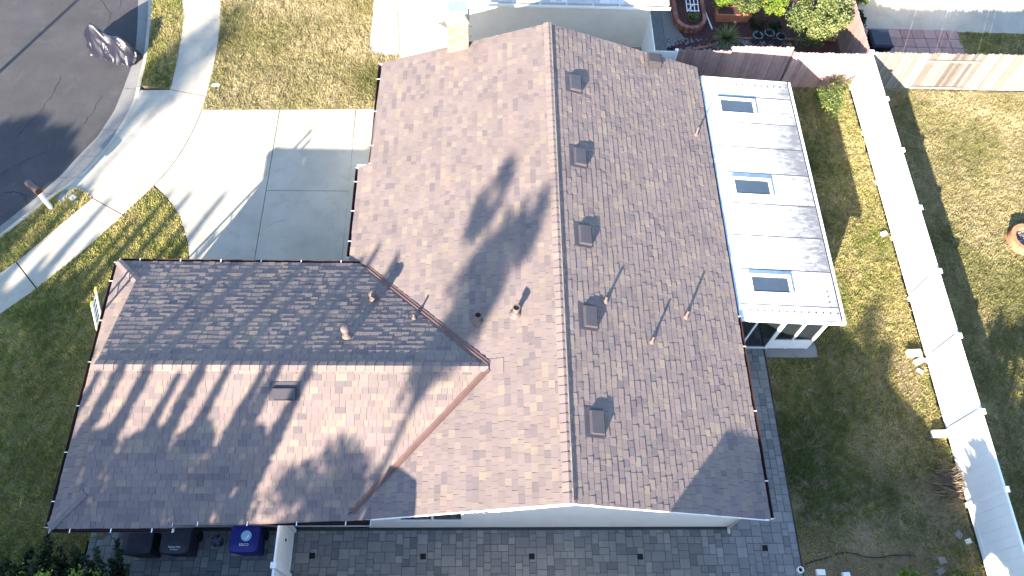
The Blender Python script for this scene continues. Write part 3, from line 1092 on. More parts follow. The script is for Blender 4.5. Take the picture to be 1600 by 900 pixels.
def roof_vent(x, y, face, ln=.58, wd=.36, h=.12, name="roof_vent"):
    if face == 'E':
        c = Vector((x, y, zE(x))); down = Vector((1, 0, -K)).normalized(); u_ = Vector((0, 1, 0))
    else:
        c = Vector((x, y, zS(y))); down = Vector((0, -1, -K)).normalized(); u_ = Vector((1, 0, 0))
    n = down.cross(u_)
    if n.z < 0:
        n = -n
    n.normalize()

    def q(a, b_, z): return c + down * a + u_ * b_ + n * z
    v = MB()
    hw, hl = wd / 2, ln / 2
    v.hexa([q(-hw, -hl, .01), q(hw + .02, -hl, .02), q(hw + .02, hl, .02), q(-hw, hl, .01)],
           [q(-hw * .75, -hl * .96, h * .8), q(hw * .95, -hl * .97, h), q(hw * .95, hl * .97, h), q(-hw * .75, hl * .96, h * .8)])
    ob = v.build(name, m_ventmetal, roof)
    f_ = MB()
    f_.hexa([q(-hw - .13, -hl - .08, .012), q(hw + .03, -hl - .08, .022), q(hw + .03, hl + .08, .022), q(-hw - .13, hl + .08, .012)],
            [q(-hw - .13, -hl - .08, .02), q(hw + .03, -hl - .08, .03), q(hw + .03, hl + .08, .03), q(-hw - .13, hl + .08, .02)])
    f_.build("flange", m_ventmetal, ob)
    l_ = MB()
    for s_ in range(4):
        z0, z1 = .03 + s_ * .028, .03 + s_ * .028 + .02
        off = hw + .02 - (z0 / h) * .02 + .004
        l_.hexa([q(off, -hl * .8, z0), q(off + .012, -hl * .8, z0 - .004), q(off + .012, hl * .8, z0 - .004), q(off, hl * .8, z0)],
                [q(off - .004, -hl * .8, z1), q(off + .006, -hl * .8, z1), q(off + .006, hl * .8, z1), q(off - .004, hl * .8, z1)])
    l_.build("louvre", m_ventdark, ob)
    return ob


for y in (16.57, 13.82, 11.21, 8.78, 6.0):
    roof_vent(2.74, y, 'E')
roof_vent(-4.78, 6.93, 'S', .58, .30, .13)


def vent_pipe(x, y, zf, h, r, cap=None, tilt=(0, 0), name="vent_pipe"):
    z = zf
    p = MB()
    top = (x + tilt[0], y + tilt[1], z + h)
    p.tube([(x, y, z - .05), top], r, 12)
    ob = p.build(name, m_pipe, roof, False)
    fl = MB()
    fl.lathe((x, y, z), [(r * 2.6, -.03), (r * 2.2, .03), (r * 1.5, .09), (r * 1.15, .13), (r * 1.02, .13)], 12)
    fl.build("flashing", m_lead, ob)
    s_ = .13
    if cap == 'ring':
        c = MB()
        c.lathe((top[0], top[1], top[2]), [(r * 1.35, -.07), (r * 1.35, .03), (r * 1.05, .03), (r * 1.05, -.05)], 14)
        c.build("collar", m_pipe, ob)
        MB().lathe((top[0], top[1], top[2] + .006), [(r * .98, 0), (.001, 0)], 12).build("opening", m_black, ob)
    elif cap == 'hat':
        c = MB()
        c.lathe((top[0], top[1], top[2]), [(r * 1.1, -.12), (r * 1.75, -.08), (r * 1.75, .02), (r * 1.2, .07), (.002, .09)], 14)
        c.build("cap", m_pipe, ob)
    else:
        MB().lathe((top[0], top[1], top[2] + .003), [(r * .8, 0), (.001, 0)], 10).build("opening", m_black, ob)
    return ob


vent_pipe(3.21, 9.31, zE(3.21), .30, .032)
vent_pipe(4.40, 8.36, zE(4.40), .36, .03)
vent_pipe(5.48, 9.27, zE(5.48), .40, .034)
vent_pipe(6.66, 15.82, zE(6.66), .40, .03)
vent_pipe(-.07, 8.88, zW(-.07), .33, .07, 'ring')
vent_pipe(.89, 8.92, zW(.89), .36, .07, 'ring')
vent_pipe(-3.41, 8.52, zN(8.52), .46, .062, 'hat')
vent_pipe(-2.89, 9.85, zN(9.85), .32, .062, 'hat')
vent_pipe(-1.75, 9.15, zN(9.15), .28, .03)
# box vent at the north rake
bv = MB()
cx, cy = 5.52, 18.42
zb = zE(cx)
bv.hexa([(cx - .2, cy - .2, zb - .02), (cx + .2, cy - .2, zb - .1), (cx + .2, cy + .24, zb - .1), (cx - .2, cy + .24, zb - .02)],
        [(cx - .2, cy - .17, zb + .22), (cx + .19, cy - .17, zb + .16), (cx + .19, cy + .2, zb + .16), (cx - .2, cy + .2, zb + .22)])
ob = bv.build("roof_vent", m_ventdark, roof)
MB().hexa([(cx - .24, cy - .22, zb + .215), (cx + .23, cy - .22, zb + .155), (cx + .23, cy + .25, zb + .155), (cx - .24, cy + .25, zb + .215)],
          [(cx - .2, cy - .16, zb + .27), (cx + .17, cy - .16, zb + .21), (cx + .17, cy + .2, zb + .21), (cx - .2, cy + .2, zb + .27)]).build("hood", m_ventdark, ob)

# chimney of bricks on the north gable
chx0, chx1, chy0, chy1 = -1.12, -.46, 18.52, 19.1
ch = MB().box(chx0 + .012, chx1 - .012, chy0 + .012, chy1 - .012, 0, 4.60).build("chimney", m_mortar, house)
bz, bl, bh = 2.9, .205, .057
cz = bz
row = 0
while cz + bh < 4.62:
    for side in range(4):
        Ls = (chx1 - chx0) if side in (0, 2) else (chy1 - chy0)
        if side == 2:
            continue
        u = -(bl / 2 if row % 2 else 0)
        while u < Ls - .03:
            u0, u1 = max(u, 0) + .004, min(u + bl, Ls) - .004
            u += bl
            if u1 - u0 < .03:
                continue
            t = random.random()
            q = MB()
            if side == 0:
                q.box(chx0 + u0, chx0 + u1, chy0 - random.uniform(0, .004), chy0 + .05, cz + .004, cz + bh, t)
            elif side == 1:
                q.box(chx1 - .05, chx1 + random.uniform(0, .004), chy0 + .052 + u0 * .9, chy0 + .052 + u1 * .9, cz + .004, cz + bh, t)
            else:
                q.box(chx0 - random.uniform(0, .004), chx0 + .05, chy0 + .052 + u0 * .9, chy0 + .052 + u1 * .9, cz + .004, cz + bh, t)
            q.build("brick", m_brick, ch)
    cz += bh + .009
    row += 1
MB().hexa([(chx0 - .03, chy0 - .03, 4.615), (chx1 + .03, chy0 - .03, 4.615), (chx1 + .03, chy1 + .03, 4.615), (chx0 - .03, chy1 + .03, 4.615)],
          [(chx0 + .06, chy0 + .06, 4.72), (chx1 - .06, chy0 + .06, 4.72), (chx1 - .06, chy1 - .06, 4.72), (chx0 + .06, chy1 - .06, 4.72)]).build("crown", m_mortar, ch)
cp = MB().box(chx0 + .1, chx1 - .1, chy0 + .1, chy1 - .1, 4.72, 4.86).build("spark_screen", m_galv, ch)
MB().hexa([(chx0 + .02, chy0 + .02, 4.94), (chx1 - .02, chy0 + .02, 4.94), (chx1 - .02, chy1 - .02, 4.94), (chx0 + .02, chy1 - .02, 4.94)],
          [(chx0 + .06, chy0 + .06, 4.985), (chx1 - .06, chy0 + .06, 4.985), (chx1 - .06, chy1 - .06, 4.985), (chx0 + .06, chy1 - .06, 4.985)]).build("cap", m_galv, ch)
lg = MB()
for (x, y) in ((chx0 + .12, chy0 + .12), (chx1 - .12, chy0 + .12), (chx0 + .12, chy1 - .12), (chx1 - .12, chy1 - .12)):
    lg.box(x - .012, x + .012, y - .012, y + .012, 4.86, 4.94)
lg.build("cap_post", m_galv, ch)
for z in (3.9, 4.3):
    MB().tube([(chx1 + .002, 18.7, z), (chx1 + .10, 18.7, z)], .008, 6).build("tie_rod", m_ventdark, ch)

# ------------------------------------------------------------------ sunroom on the east side
sr = thing("sunroom", (8.7, 14, 0), "white sunroom with flat panel roof and three skylights", "sunroom")
SX0, SX1, SY0, SY1 = 7.24, 10.18, 9.58, 18.5
zr = lambda x: 2.52 - (x - SX0) * .075
py = [9.58, 10.05, 11.2, 12.35, 13.5, 14.65, 15.65, 16.65, 17.75, 18.5]
PDIRT = [.1, .12, .5, .55, .25, .6, .5, .22, .4]
for y0, y1, dt in zip(py[:-1], py[1:], PDIRT):
    a, c = y0 + .011, y1 - .011
    MB().hexa([(SX0, a, zr(SX0) - .08), (SX1, a, zr(SX1) - .08), (SX1, c, zr(SX1) - .08), (SX0, c, zr(SX0) - .08)],
              [(SX0, a, zr(SX0)), (SX1, a, zr(SX1)), (SX1, c, zr(SX1)), (SX0, c, zr(SX0))], dt).build("roof_panel", m_panel, sr)
MB().hexa([(SX0, SY0, zr(SX0) - .10), (SX1, SY0, zr(SX1) - .10), (SX1, SY1, zr(SX1) - .10), (SX0, SY1, zr(SX0) - .10)],
          [(SX0, SY0, zr(SX0) - .082), (SX1, SY0, zr(SX1) - .082), (SX1, SY1, zr(SX1) - .082), (SX0, SY1, zr(SX0) - .082)]).build("soffit", m_joint, sr)
for y0 in py[1:-1]:
    MB().hexa([(SX0 + .05, y0 - .012, zr(SX0 + .05) - .004), (SX1, y0 - .012, zr(SX1) - .004), (SX1, y0 + .012, zr(SX1) - .004), (SX0 + .05, y0 + .012, zr(SX0 + .05) - .004)],
              [(SX0 + .05, y0 - .012, zr(SX0 + .05) + .005), (SX1, y0 - .012, zr(SX1) + .005), (SX1, y0 + .012, zr(SX1) + .005), (SX0 + .05, y0 + .012, zr(SX0 + .05) + .005)]).build("seam_strip", mat("grey_seam", (.045, .045, .05), .8, .3, 6), sr)
# edge gutter on the east, end fascias
e = MB()
z1 = zr(SX1)
e.box(SX1 + .002, SX1 + .012, SY0 - .04, SY1 + .04, z1 - .12, z1 - .01)
e.box(SX1 + .012, SX1 + .09, SY0 - .04, SY1 + .04, z1 - .12, z1 - .11)
e.box(SX1 + .085, SX1 + .125, SY0 - .04, SY1 + .04, z1 - .12, z1 + .005)
e.build("gutter", m_white, sr)
MB().box(SX1 + .012, SX1 + .085, SY0 - .03, SY1 + .03, z1 - .108, z1 - .10).build("gutter_bed", m_gutter_in, sr)
for (ya, yb) in ((SY0 - .035, SY0 - .002), (SY1 + .002, SY1 + .035)):
    MB().hexa([(SX0, ya, zr(SX0) - .11), (SX1, ya, zr(SX1) - .11), (SX1, yb, zr(SX1) - .11), (SX0, yb, zr(SX0) - .11)],
              [(SX0, ya, zr(SX0) + .012), (SX1, ya, zr(SX1) + .012), (SX1, yb, zr(SX1) + .012), (SX0, yb, zr(SX0) + .012)]).build("fascia", m_white, sr)
MB().hexa([(SX0 - .05, SY0, 2.47), (SX0 + .04, SY0, 2.47), (SX0 + .04, SY1, 2.47), (SX0 - .05, SY1, 2.47)],
          [(SX0 - .05, SY0, 2.55), (SX0 + .04, SY0, zr(SX0) + .012), (SX0 + .04, SY1, zr(SX0) + .012), (SX0 - .05, SY1, 2.55)]).build("wall_flashing", mat("blue_grey_flashing", (.42, .50, .62), .5, .1), sr)
for yy in (9.86, 18.28):
    for q in range(13):
        x = SX0 + .3 + q * .215
        MB().lathe((x, yy, zr(x)), [(.028, 0), (.026, .008), (.012, .016), (.001, .018)], 8).build("screw_cap", m_joint, sr)
for q in range(4):
    y = 10.05 + q * .17
    MB().lathe((9.95, y, zr(9.95)), [(.024, 0), (.02, .01), (.001, .014)], 8).build("screw_cap", m_joint, sr)
for (ya, yb) in ((10.42, 10.92), (13.80, 14.33), (17.0, 17.52)):
    xa_, xb_ = 7.72, 8.80
    k = MB()
    for (x0, x1, y0, y1) in ((xa_ - .09, xb_ + .09, ya - .09, ya), (xa_ - .09, xb_ + .09, yb, yb + .09), (xa_ - .09, xa_, ya, yb), (xb_, xb_ + .09, ya, yb)):
        k.hexa([(x0, y0, zr(x0) + .002), (x1, y0, zr(x1) + .002), (x1, y1, zr(x1) + .002), (x0, y1, zr(x0) + .002)],
               [(x0, y0, zr(x0) + .085), (x1, y0, zr(x1) + .085), (x1, y1, zr(x1) + .085), (x0, y1, zr(x0) + .085)])
    sk = k.build("skylight", m_white, sr)
    MB().hexa([(xa_, ya, zr(xa_) + .01), (xb_, ya, zr(xb_) + .01), (xb_, yb, zr(xb_) + .01), (xa_, yb, zr(xa_) + .01)],
              [(xa_, ya, zr(xa_) + .062), (xb_, ya, zr(xb_) + .062), (xb_, yb, zr(xb_) + .062), (xa_, yb, zr(xa_) + .062)]).build("glass", m_skyglass, sk)
    MB().hexa([(xa_ - .11, ya - .11, zr(xa_) + .001), (xb_ + .11, ya - .11, zr(xb_) + .001), (xb_ + .11, yb + .11, zr(xb_) + .001), (xa_ - .11, yb + .11, zr(xa_) + .001)],
              [(xa_ - .11, ya - .11, zr(xa_) + .009), (xb_ + .11, ya - .11, zr(xb_) + .009), (xb_ + .11, yb + .11, zr(xb_) + .009), (xa_ - .11, yb + .11, zr(xa_) + .009)]).build("sealant", m_ventmetal, sk)
# south wall
SWY = 9.78
posts = [(7.26, 7.34), (7.92, 7.98), (8.70, 8.82), (9.36, 9.42), (9.98, 10.06)]
for (a, c) in posts:
    MB().box(a, c, SWY, SWY + .09, .03, zr(c) - .11).build("post", m_white, sr)
for (a, c), gl in zip([(7.34, 7.92), (7.98, 8.70), (8.82, 9.36), (9.42, 9.98)], (0, 0, 1, 1)):
    zb_ = .10 if not gl else .62
    if gl:
        MB().box(a, c, SWY + .01, SWY + .07, .04, .60).build("kick_panel", m_white, sr)
    MB().box(a, c, SWY + .005, SWY + .085, zb_ - .06 if gl else .03, zb_).build("rail", m_white, sr)
    MB().box(a, c, SWY + .005, SWY + .085, 2.10, zr(c) - .112).build("rail", m_white, sr)
    MB().box(a, c, SWY + .035, SWY + .05, zb_, 2.10).build("pane", m_glass, sr)
ys_ = list(np.linspace(SWY + .09, 18.32, 10))
for y0, y1 in zip(ys_[:-1], ys_[1:]):
    MB().box(9.98, 10.05, y0, y0 + .06, .03, 2.18).build("post", m_white, sr)
    MB().box(9.99, 10.04, y0 + .06, y1, .04, .60).build("kick_panel", m_white, sr)
    MB().box(10.01, 10.025, y0 + .06, y1, .60, 2.18).build("pane", m_glass, sr)
MB().box(7.26, 10.0, 18.33, 18.40, .03, 2.2).build("end_wall", m_white, sr)
MB().box(7.26, 7.32, 9.9, 18.3, .03, 2.3).build("back_wall", m_stucco, sr)

# ------------------------------------------------------------------ white vinyl fence along the east boundary
vf = thing("vinyl_fence", (13.76, 10, 0), "long white vinyl panel fence running down the right side", "fence")
pys = [20.45, 18.3, 16.11, 13.84, 11.55, 9.41, 7.13, 5.0, 2.75, .5, -1.8]
FX = 13.76
for k, y in enumerate(pys):
    p = MB().box(FX - .065, FX + .065, y - .065, y + .065, 0, 1.86).build("post", m_vinyl, vf)
    c = MB().hexa([(FX - .08, y - .08, 1.862), (FX + .08, y - .08, 1.862), (FX + .08, y + .08, 1.862), (FX - .08, y + .08, 1.862)],
                  [(FX - .07, y - .07, 1.90), (FX + .07, y - .07, 1.90), (FX + .07, y + .07, 1.90), (FX - .07, y + .07, 1.90)])
    c.build("post_cap", m_vinyl, p)
for y1, y0 in zip(pys[:-1], pys[1:]):
    a, c = y0 + .066, y1 - .066
    MB().box(FX - .03, FX + .03, a, c, 1.68, 1.83).build("top_rail", m_vinyl, vf)
    MB().box(FX - .03, FX + .03, a, c, .06, .22).build("bottom_rail", m_vinyl, vf)
    n = 8
    for q in range(n):
        u0, u1 = a + (c - a) * q / n + .002, a + (c - a) * (q + 1) / n - .002
        MB().box(FX - .018, FX + .018, u0, u1, .22, 1.68).build("panel_board", m_vinyl, vf)

# ------------------------------------------------------------------ wooden fences
nf = thing("wood_fence", (10, 20.5, 0), "brown board fence behind the sunroom, half of it in shade", "fence")
secs = [(6.86, 8.75, 20.42, 1.80, .0), (8.77, 11.0, 20.50, 1.86, .05), (11.02, 13.6, 20.44, 1.80, -.02)]
for (xa_, xb_, yy, ht, tl) in secs:
    n = int((xb_ - xa_) / .14)
    for q in range(n):
        u0, u1 = xa_ + (xb_ - xa_) * q / n + .004, xa_ + (xb_ - xa_) * (q + 1) / n - .004
        h = ht + random.uniform(-.02, .02)
        y0 = yy + random.uniform(-.006, .006)
        t = random.random()
        c = .03
        pts = [(u0, .03), (u1, .03), (u1, h - c), (u1 - c, h), (u0 + c, h), (u0, h - c)]
        lean = random.uniform(-.004, .004) + tl
        MB().hexa([(x, y0 + .02 + lean * z, z) for x, z in pts][::-1], [(x, y0 + lean * z, z) for x, z in pts][::-1], t).build("plank", m_wood_brown, nf)
    for z in (.35, 1.55):
        MB().box(xa_, xb_, yy + .03 + tl * z, yy + .07 + tl * z, z, z + .09).build("rail", m_wood_brown, nf)
    for x in (xa_ + .05, xb_ - .05):
        MB().box(x - .045, x + .045, yy + .075 + tl, yy + .16 + tl, 0, 1.7).build("post", m_wood_brown, nf)

ef = thing("wood_fence", (17, 20.5, 0), "weathered pale grey board fence in the right hand yard", "fence")
x = 13.92
q = 0
while x < 23.5:
    wd = random.uniform(.125, .15)
    h = 1.80 + random.uniform(-.03, .03)
    t = random.choice((.35, .5, .6, .7, .8, .95, .85, .6))
    if 15.9 < x < 18.0 and random.random() < .45:
        t = random.choice((.02, .1, .2))
    y0 = 20.46 + random.uniform(-.012, .012)
    lean = .03
    if x > 19.5:
        lean = .06
    a, c = x + .004, x + wd - .004
    pts = [(a, .03), (c, .03), (c, h - .03), (c - .03, h), (a + .03, h), (a, h - .03)]
    MB().hexa([(X, y0 + .02 + lean * z, z) for X, z in pts][::-1], [(X, y0 + lean * z, z) for X, z in pts][::-1], t).build("plank", m_wood_grey, ef)
    x += wd
    if random.random() < .06:
        x += .02
for z in (.3, 1.5):
    MB().box(13.92, 23.5, 20.56, 20.6, z, z + .09, .5).build("rail", m_wood_grey, ef)
# a frame of rails with a patched panel on the yard side
for (z, a, c) in ((1.42, 15.95, 17.9), (.12, 15.95, 17.9)):
    MB().box(a, c, 20.40 + .03 * z, 20.436 + .03 * z, z, z + .09, .75).build("patch_rail", m_wood_grey, ef)

nsf = thing("wood_fence", (13.7, 22, 0), "pale board fence running north from the corner behind the bush", "fence")
y = 20.62
while y < 27:
    wd = .14
    h = 1.78 + random.uniform(-.02, .02)
    a, c = y + .003, y + wd - .003
    pts = [(a, .03), (c, .03), (c, h - .03), (c - .03, h), (a + .03, h), (a, h - .03)]
    MB().hexa([(13.78, Y, z) for Y, z in pts], [(13.76, Y, z) for Y, z in pts], random.choice((.5, .7, .9))).build("plank", m_wood_brown, nsf)
    y += wd
MB().box(13.79, 13.83, 20.62, 27, 1.5, 1.59).build("rail", m_wood_brown, nsf)
MB().box(13.79, 13.83, 20.62, 27, .3, .39).build("rail", m_wood_brown, nsf)

# white side gate by the north neighbour
gt = thing("side_gate", (6.3, 20.4, 0), "white board gate and side panel beside the brown fence", "gate")
for q in range(6):
    MB().box(5.93 + q * .135, 5.93 + q * .135 + .128, 20.36, 20.385, .05, 1.78).build("board", m_vinyl, gt)
MB().box(5.93, 6.74, 20.39, 20.43, 1.5, 1.6).build("rail", m_vinyl, gt)
MB().box(6.74, 6.84, 20.34, 20.44, 0, 1.85).build("post", m_vinyl, gt)
for q in range(12):
    MB().box(6.02, 6.045, 20.45 + q * .15, 20.45 + q * .15 + .143, .05, 1.74).build("board", m_vinyl, gt)

# white vinyl side fence on the patio
pf = thing("vinyl_fence", (-4.95, 3, 0), "short white vinyl fence standing across the shaded patio paving", "fence")
MB().box(-5.0, -4.9, 4.30, 4.40, .03, 1.83).build("post", m_vinyl, pf)
MB().box(-5.02, -4.88, 3.12, 3.26, .03, 1.86).build("post", m_vinyl, pf)
MB().box(-4.975, -4.925, 3.262, 4.298, 1.66, 1.8).build("top_rail", m_vinyl, pf)
MB().box(-4.975, -4.925, 3.262, 4.298, .1, .22).build("bottom_rail", m_vinyl, pf)
for q in range(7):
    MB().box(-4.965, -4.935, 3.264 + q * .147, 3.264 + q * .147 + .143, .22, 1.66).build("panel_board", m_vinyl, pf)
MB().box(-4.975, -4.925, 1.3, 3.118, .1, 1.8).build("panel", m_vinyl, pf)
MB().box(-4.923, -4.90, 3.9, 3.96, 1.0, 1.06).build("latch", m_black, pf)

# ------------------------------------------------------------------ north neighbour house
nh = thing("house", (2, 24, 0), "neighbouring house with grey plastered wall along the top edge", "house")
MB().box(-2.6, 6.05, 22.32, 34, 0, 2.55).build("wall", m_tan, nh)
ez, ey = 2.5, 21.78
MB().hexa([(-3.0, ey, ez), (6.5, ey, ez), (6.5, 28, ez + 1.9), (-3.0, 28, ez + 1.9)], [(-3.0, ey, ez + .06), (6.5, ey, ez + .06), (6.5, 28, ez + 1.96), (-3.0, 28, ez + 1.96)]).build("roof", m_roof_n, nh)
MB().hexa([(-3.0, 28.0, ez + 1.9), (6.5, 28.0, ez + 1.9), (6.5, 34.5, ez), (-3.0, 34.5, ez)], [(-3.0, 28.0, ez + 1.96), (6.5, 28.0, ez + 1.96), (6.5, 34.5, ez + .06), (-3.0, 34.5, ez + .06)]).build("roof_back", m_roof_n, nh)
rr = MB()
for r_ in range(12):
    y0 = ey + .02 + r_ * .16
    x = -3.0
    while x < 6.5:
        wd = random.choice((.2, .28, .33))
        x1 = min(x + wd, 6.5)
        z0 = ez + .06 + (y0 - ey) * 1.9 / 6.22
        z1_ = z0 + .165 * 1.9 / 6.22
        rr.hexa([(x + .002, y0, z0), (x1 - .002, y0, z0), (x1 - .002, y0 + .165, z1_), (x + .002, y0 + .165, z1_)],
                [(x + .002, y0, z0 + .014), (x1 - .002, y0, z0 + .014), (x1 - .002, y0 + .165, z1_ + .003), (x + .002, y0 + .165, z1_ + .003)], random.random())
        x = x1
q = rr.build("shingles", m_roof_n, nh)
q["kind"] = "stuff"
g2 = MB().box(-3.0, 6.55, ey - .13, ey - .12, ez - .06, ez + .06).box(-3.0, 6.55, ey - .12, ey - .002, ez - .06, ez - .05).build("gutter", m_white, nh)
MB().box(-3.0, 6.5, ey - .118, ey - .004, ez - .048, ez - .04).build("gutter_bed", m_gutter_in, nh)
for q in range(10):
    x = -2.7 + q * .93
    MB().box(x, x + .03, ey - .13, ey, ez + .045, ez + .055).build("hanger", m_white, g2)

# ------------------------------------------------------------------ leaf helpers


def leaf_quads(c, n, size, aspect=.55, rg=RNG, up=.3):
    """n leaf rhombs around points c (n,3)"""
    a = rg.normal(size=(n, 3))
    a[:, 2] = a[:, 2] * .7 + up * .2
    a /= np.linalg.norm(a, axis=1)[:, None]
    b_ = np.cross(a, rg.normal(size=(n, 3)))
    b_ /= np.linalg.norm(b_, axis=1)[:, None] + 1e-9
    s = size * rg.uniform(.6, 1.3, n)[:, None]
    V = np.zeros((n, 4, 3), np.float32)
    V[:, 0] = c - a * s * .5
    V[:, 1] = c + b_ * s * .5 * aspect
    V[:, 2] = c + a * s * .5
    V[:, 3] = c - b_ * s * .5 * aspect
    return V


def crown_points(center, radii, n, rg, clumps=26, clump_r=.33, shell=.55):
    cen = np.array(center)
    rad = np.array(radii)
    d = rg.normal(size=(clumps, 3))
    d /= np.linalg.norm(d, axis=1)[:, None]
    rr_ = shell + (1 - shell) * rg.random(clumps) ** .6
    cc = d * rr_[:, None] * rad * (1 - clump_r * .6)
    idx = rg.integers(0, clumps, n)
    e = rg.normal(size=(n, 3))
    e /= np.linalg.norm(e, axis=1)[:, None]
    e *= (rg.random(n) ** .45)[:, None]
    p = cc[idx] + e * rad * clump_r * rg.uniform(.7, 1.15, clumps)[idx][:, None]
    ht = (p[:, 2] / rad[2] + 1) / 2
    return p + cen, np.clip(.35 + rg.normal(0, .18, n) + (rg.random(clumps) - .5)[idx] * .5 + .15, 0, 1)


def bush(name, loc, radii, n, size, m_l, label, cat="bush", clumps=26, clump_r=.36, seed=0, stems=5, group=None, zc=None, shell=.5):
    rg = np.random.default_rng(seed + 100)
    t = thing(name, loc, label, cat, group)
    cz_ = zc if zc is not None else radii[2] * 1.02
    c, ti = crown_points((loc[0], loc[1], loc[2] + cz_), radii, n, rg, clumps, clump_r, shell)
    c[:, 2] = np.maximum(c[:, 2], loc[2] + .03)
    npmesh("crown", m_l, leaf_quads(c, n, size, rg=rg), 4, ti, t)
    st = MB()
    for k in range(stems):
        a = 2 * math.pi * k / stems + rg.random()
        e = (loc[0] + math.cos(a) * radii[0] * .55, loc[1] + math.sin(a) * radii[1] * .55, loc[2] + cz_ + radii[2] * .3)
        mid = (loc[0] + math.cos(a) * radii[0] * .2, loc[1] + math.sin(a) * radii[1] * .2, loc[2] + cz_ * .6)
        b0 = .012 + .02 * max(radii)
        st.tube([(loc[0], loc[1], loc[2] - .03), mid, e], [b0, b0 * .7, b0 * .25], 6)
    st.build("trunk", m_bark, t)
    return t


# ------------------------------------------------------------------ garden in the north-east corner
struct(MB().prism([(7.25, 20.62), (7.25, 40), (13.74, 40), (13.74, 20.62)], -.15, -.01).build("garden_bed", m_mulch))
struct(MB().prism([(6.06, 20.5), (6.06, 40), (6.98, 40), (6.98, 20.5)], -.15, .01).build("side_path", mat("dark_path", (.14, .14, .135), .95, .2, 3, fine=.2)))
struct(MB().prism([(6.99, 22.3), (6.99, 40), (7.6, 40), (7.6, 23.2), (7.75, 22.9), (7.4, 22.6)], -.15, .006).build("path", m_conc2))
# gravel as stones
gv = MB()
for k in range(1900):
    x, y = random.uniform(7.05, 11.9), random.uniform(21.0, 22.84)
    if abs((y - 22.28) - (x - 7.2) * .30) < .1 and x < 9.0:
        continue
    r_ = random.uniform(.018, .04)
    t = random.random()
    gv.hexa([(x - r_, y - r_ * .8, -.01), (x + r_, y - r_, -.01), (x + r_ * .9, y + r_, -.01), (x - r_, y + r_ * .9, -.01)],
            [(x - r_ * .5, y - r_ * .5, r_ * .9), (x + r_ * .5, y - r_ * .6, r_), (x + r_ * .5, y + r_ * .5, r_ * .8), (x - r_ * .6, y + r_ * .5, r_)], t)
tag(gv.build("gravel", m_gravel), "grey gravel along the garden side of the brown fence", "gravel", kind="stuff")
edg = struct(MB().box(7.2, 7.21, 22.2, 22.21, -.05, -.02).build("brick_edging", m_mortar))
for k in range(9):
    x = 7.25 + k * .2
    y = 22.02 + k * .055
    MB().hexa([(x, y, -.05), (x + .19, y + .052, -.05), (x + .165, y + .145, -.05), (x - .025, y + .093, -.05)], [(x, y, .04), (x + .19, y + .052, .04), (x + .165, y + .145, .04), (x - .025, y + .093, .04)], random.random()).build("brick", m_redbrick, edg)
for k in range(23):
    x = 8.85 + k * .21
    MB().bev(x, x + .2, 22.86, 22.95, -.05, .05, .006, random.random()).build("brick", m_redbrick, edg)

# raised brick planter, round ended
pl = thing("brick_planter", (8.05, 24.4, 0), "red brick planter with rounded end holding a white trellis", "planter")
path = [(7.5, 27.5)]
for k in range(60):
    pass
pcx, pcy, prx = 8.03, 23.72, .56
loop = [(pcx - prx, 27.4 - k * .2) for k in range(19)]
loop += [(pcx - prx * math.cos(a), pcy - prx * math.sin(a)) for a in np.linspace(.0, math.pi, 10)]
loop += [(pcx + prx, 23.9 + k * .2) for k in range(18)]
for zi, z in enumerate((0, .075, .15, .225)):
    for k in range(len(loop) - 1):
        a, c = Vector((*loop[k], 0)), Vector((*loop[k + 1], 0))
        if (c - a).length < .05:
            continue
        d = (c - a).normalized()
        nn = Vector((-d.y, d.x, 0))
        a2, c2 = a + d * .006, c - d * .006
        wd = .06 if zi < 3 else .075
        q = [a2 - nn * wd, c2 - nn * wd, c2 + nn * wd, a2 + nn * wd]
        MB().hexa([(p.x, p.y, z) for p in q], [(p.x, p.y, z + .068) for p in q], random.random()).build("brick", m_redbrick, pl)
MB().prism([(x * .93 + pcx * .07, y) for x, y in loop], 0, .2).build("soil", m_mulch, pl)

tr = thing("trellis", (8.1, 24.3, .3), "white lattice trellis lying in the brick planter", "trellis")
for k in range(4):
    x = 7.86 + k * .15
    MB().bar((x + .0, 23.75, .5), (x - .06, 26.6, .95), .03, .02).build("slat", m_white, tr)
for k in range(10):
    y = 23.78 + k * .3
    z = .525 + k * .0473
    MB().bar((7.84 - k * .006, y, z), (8.33 - k * .006, y, z), .028, .016).build("slat", m_white, tr)
MB().bar((7.88, 23.78, .545), (8.1, 24.06, .57), .028, .016).build("brace", m_white, tr)
po = thing("plastic_pipe", (8.7, 23.9, .02), "white pipe lying along the brick planter", "pipe")
MB().tube([(8.9, 23.35, .035), (8.74, 24.3, .035), (8.66, 26.5, .035)], .03, 8).build("pipe", m_white, po)
bush("leafy_plant", (7.8, 24.9, .2), (.28, .5, .3), 900, .09, m_leaf_dark, "dark leafy plant inside the brick planter beside the trellis", "plant", seed=1)
bush("leafy_plant", (8.15, 23.6, .2), (.28, .25, .2), 500, .08, m_leaf, "low green plant at the rounded planter end", "plant", seed=2)

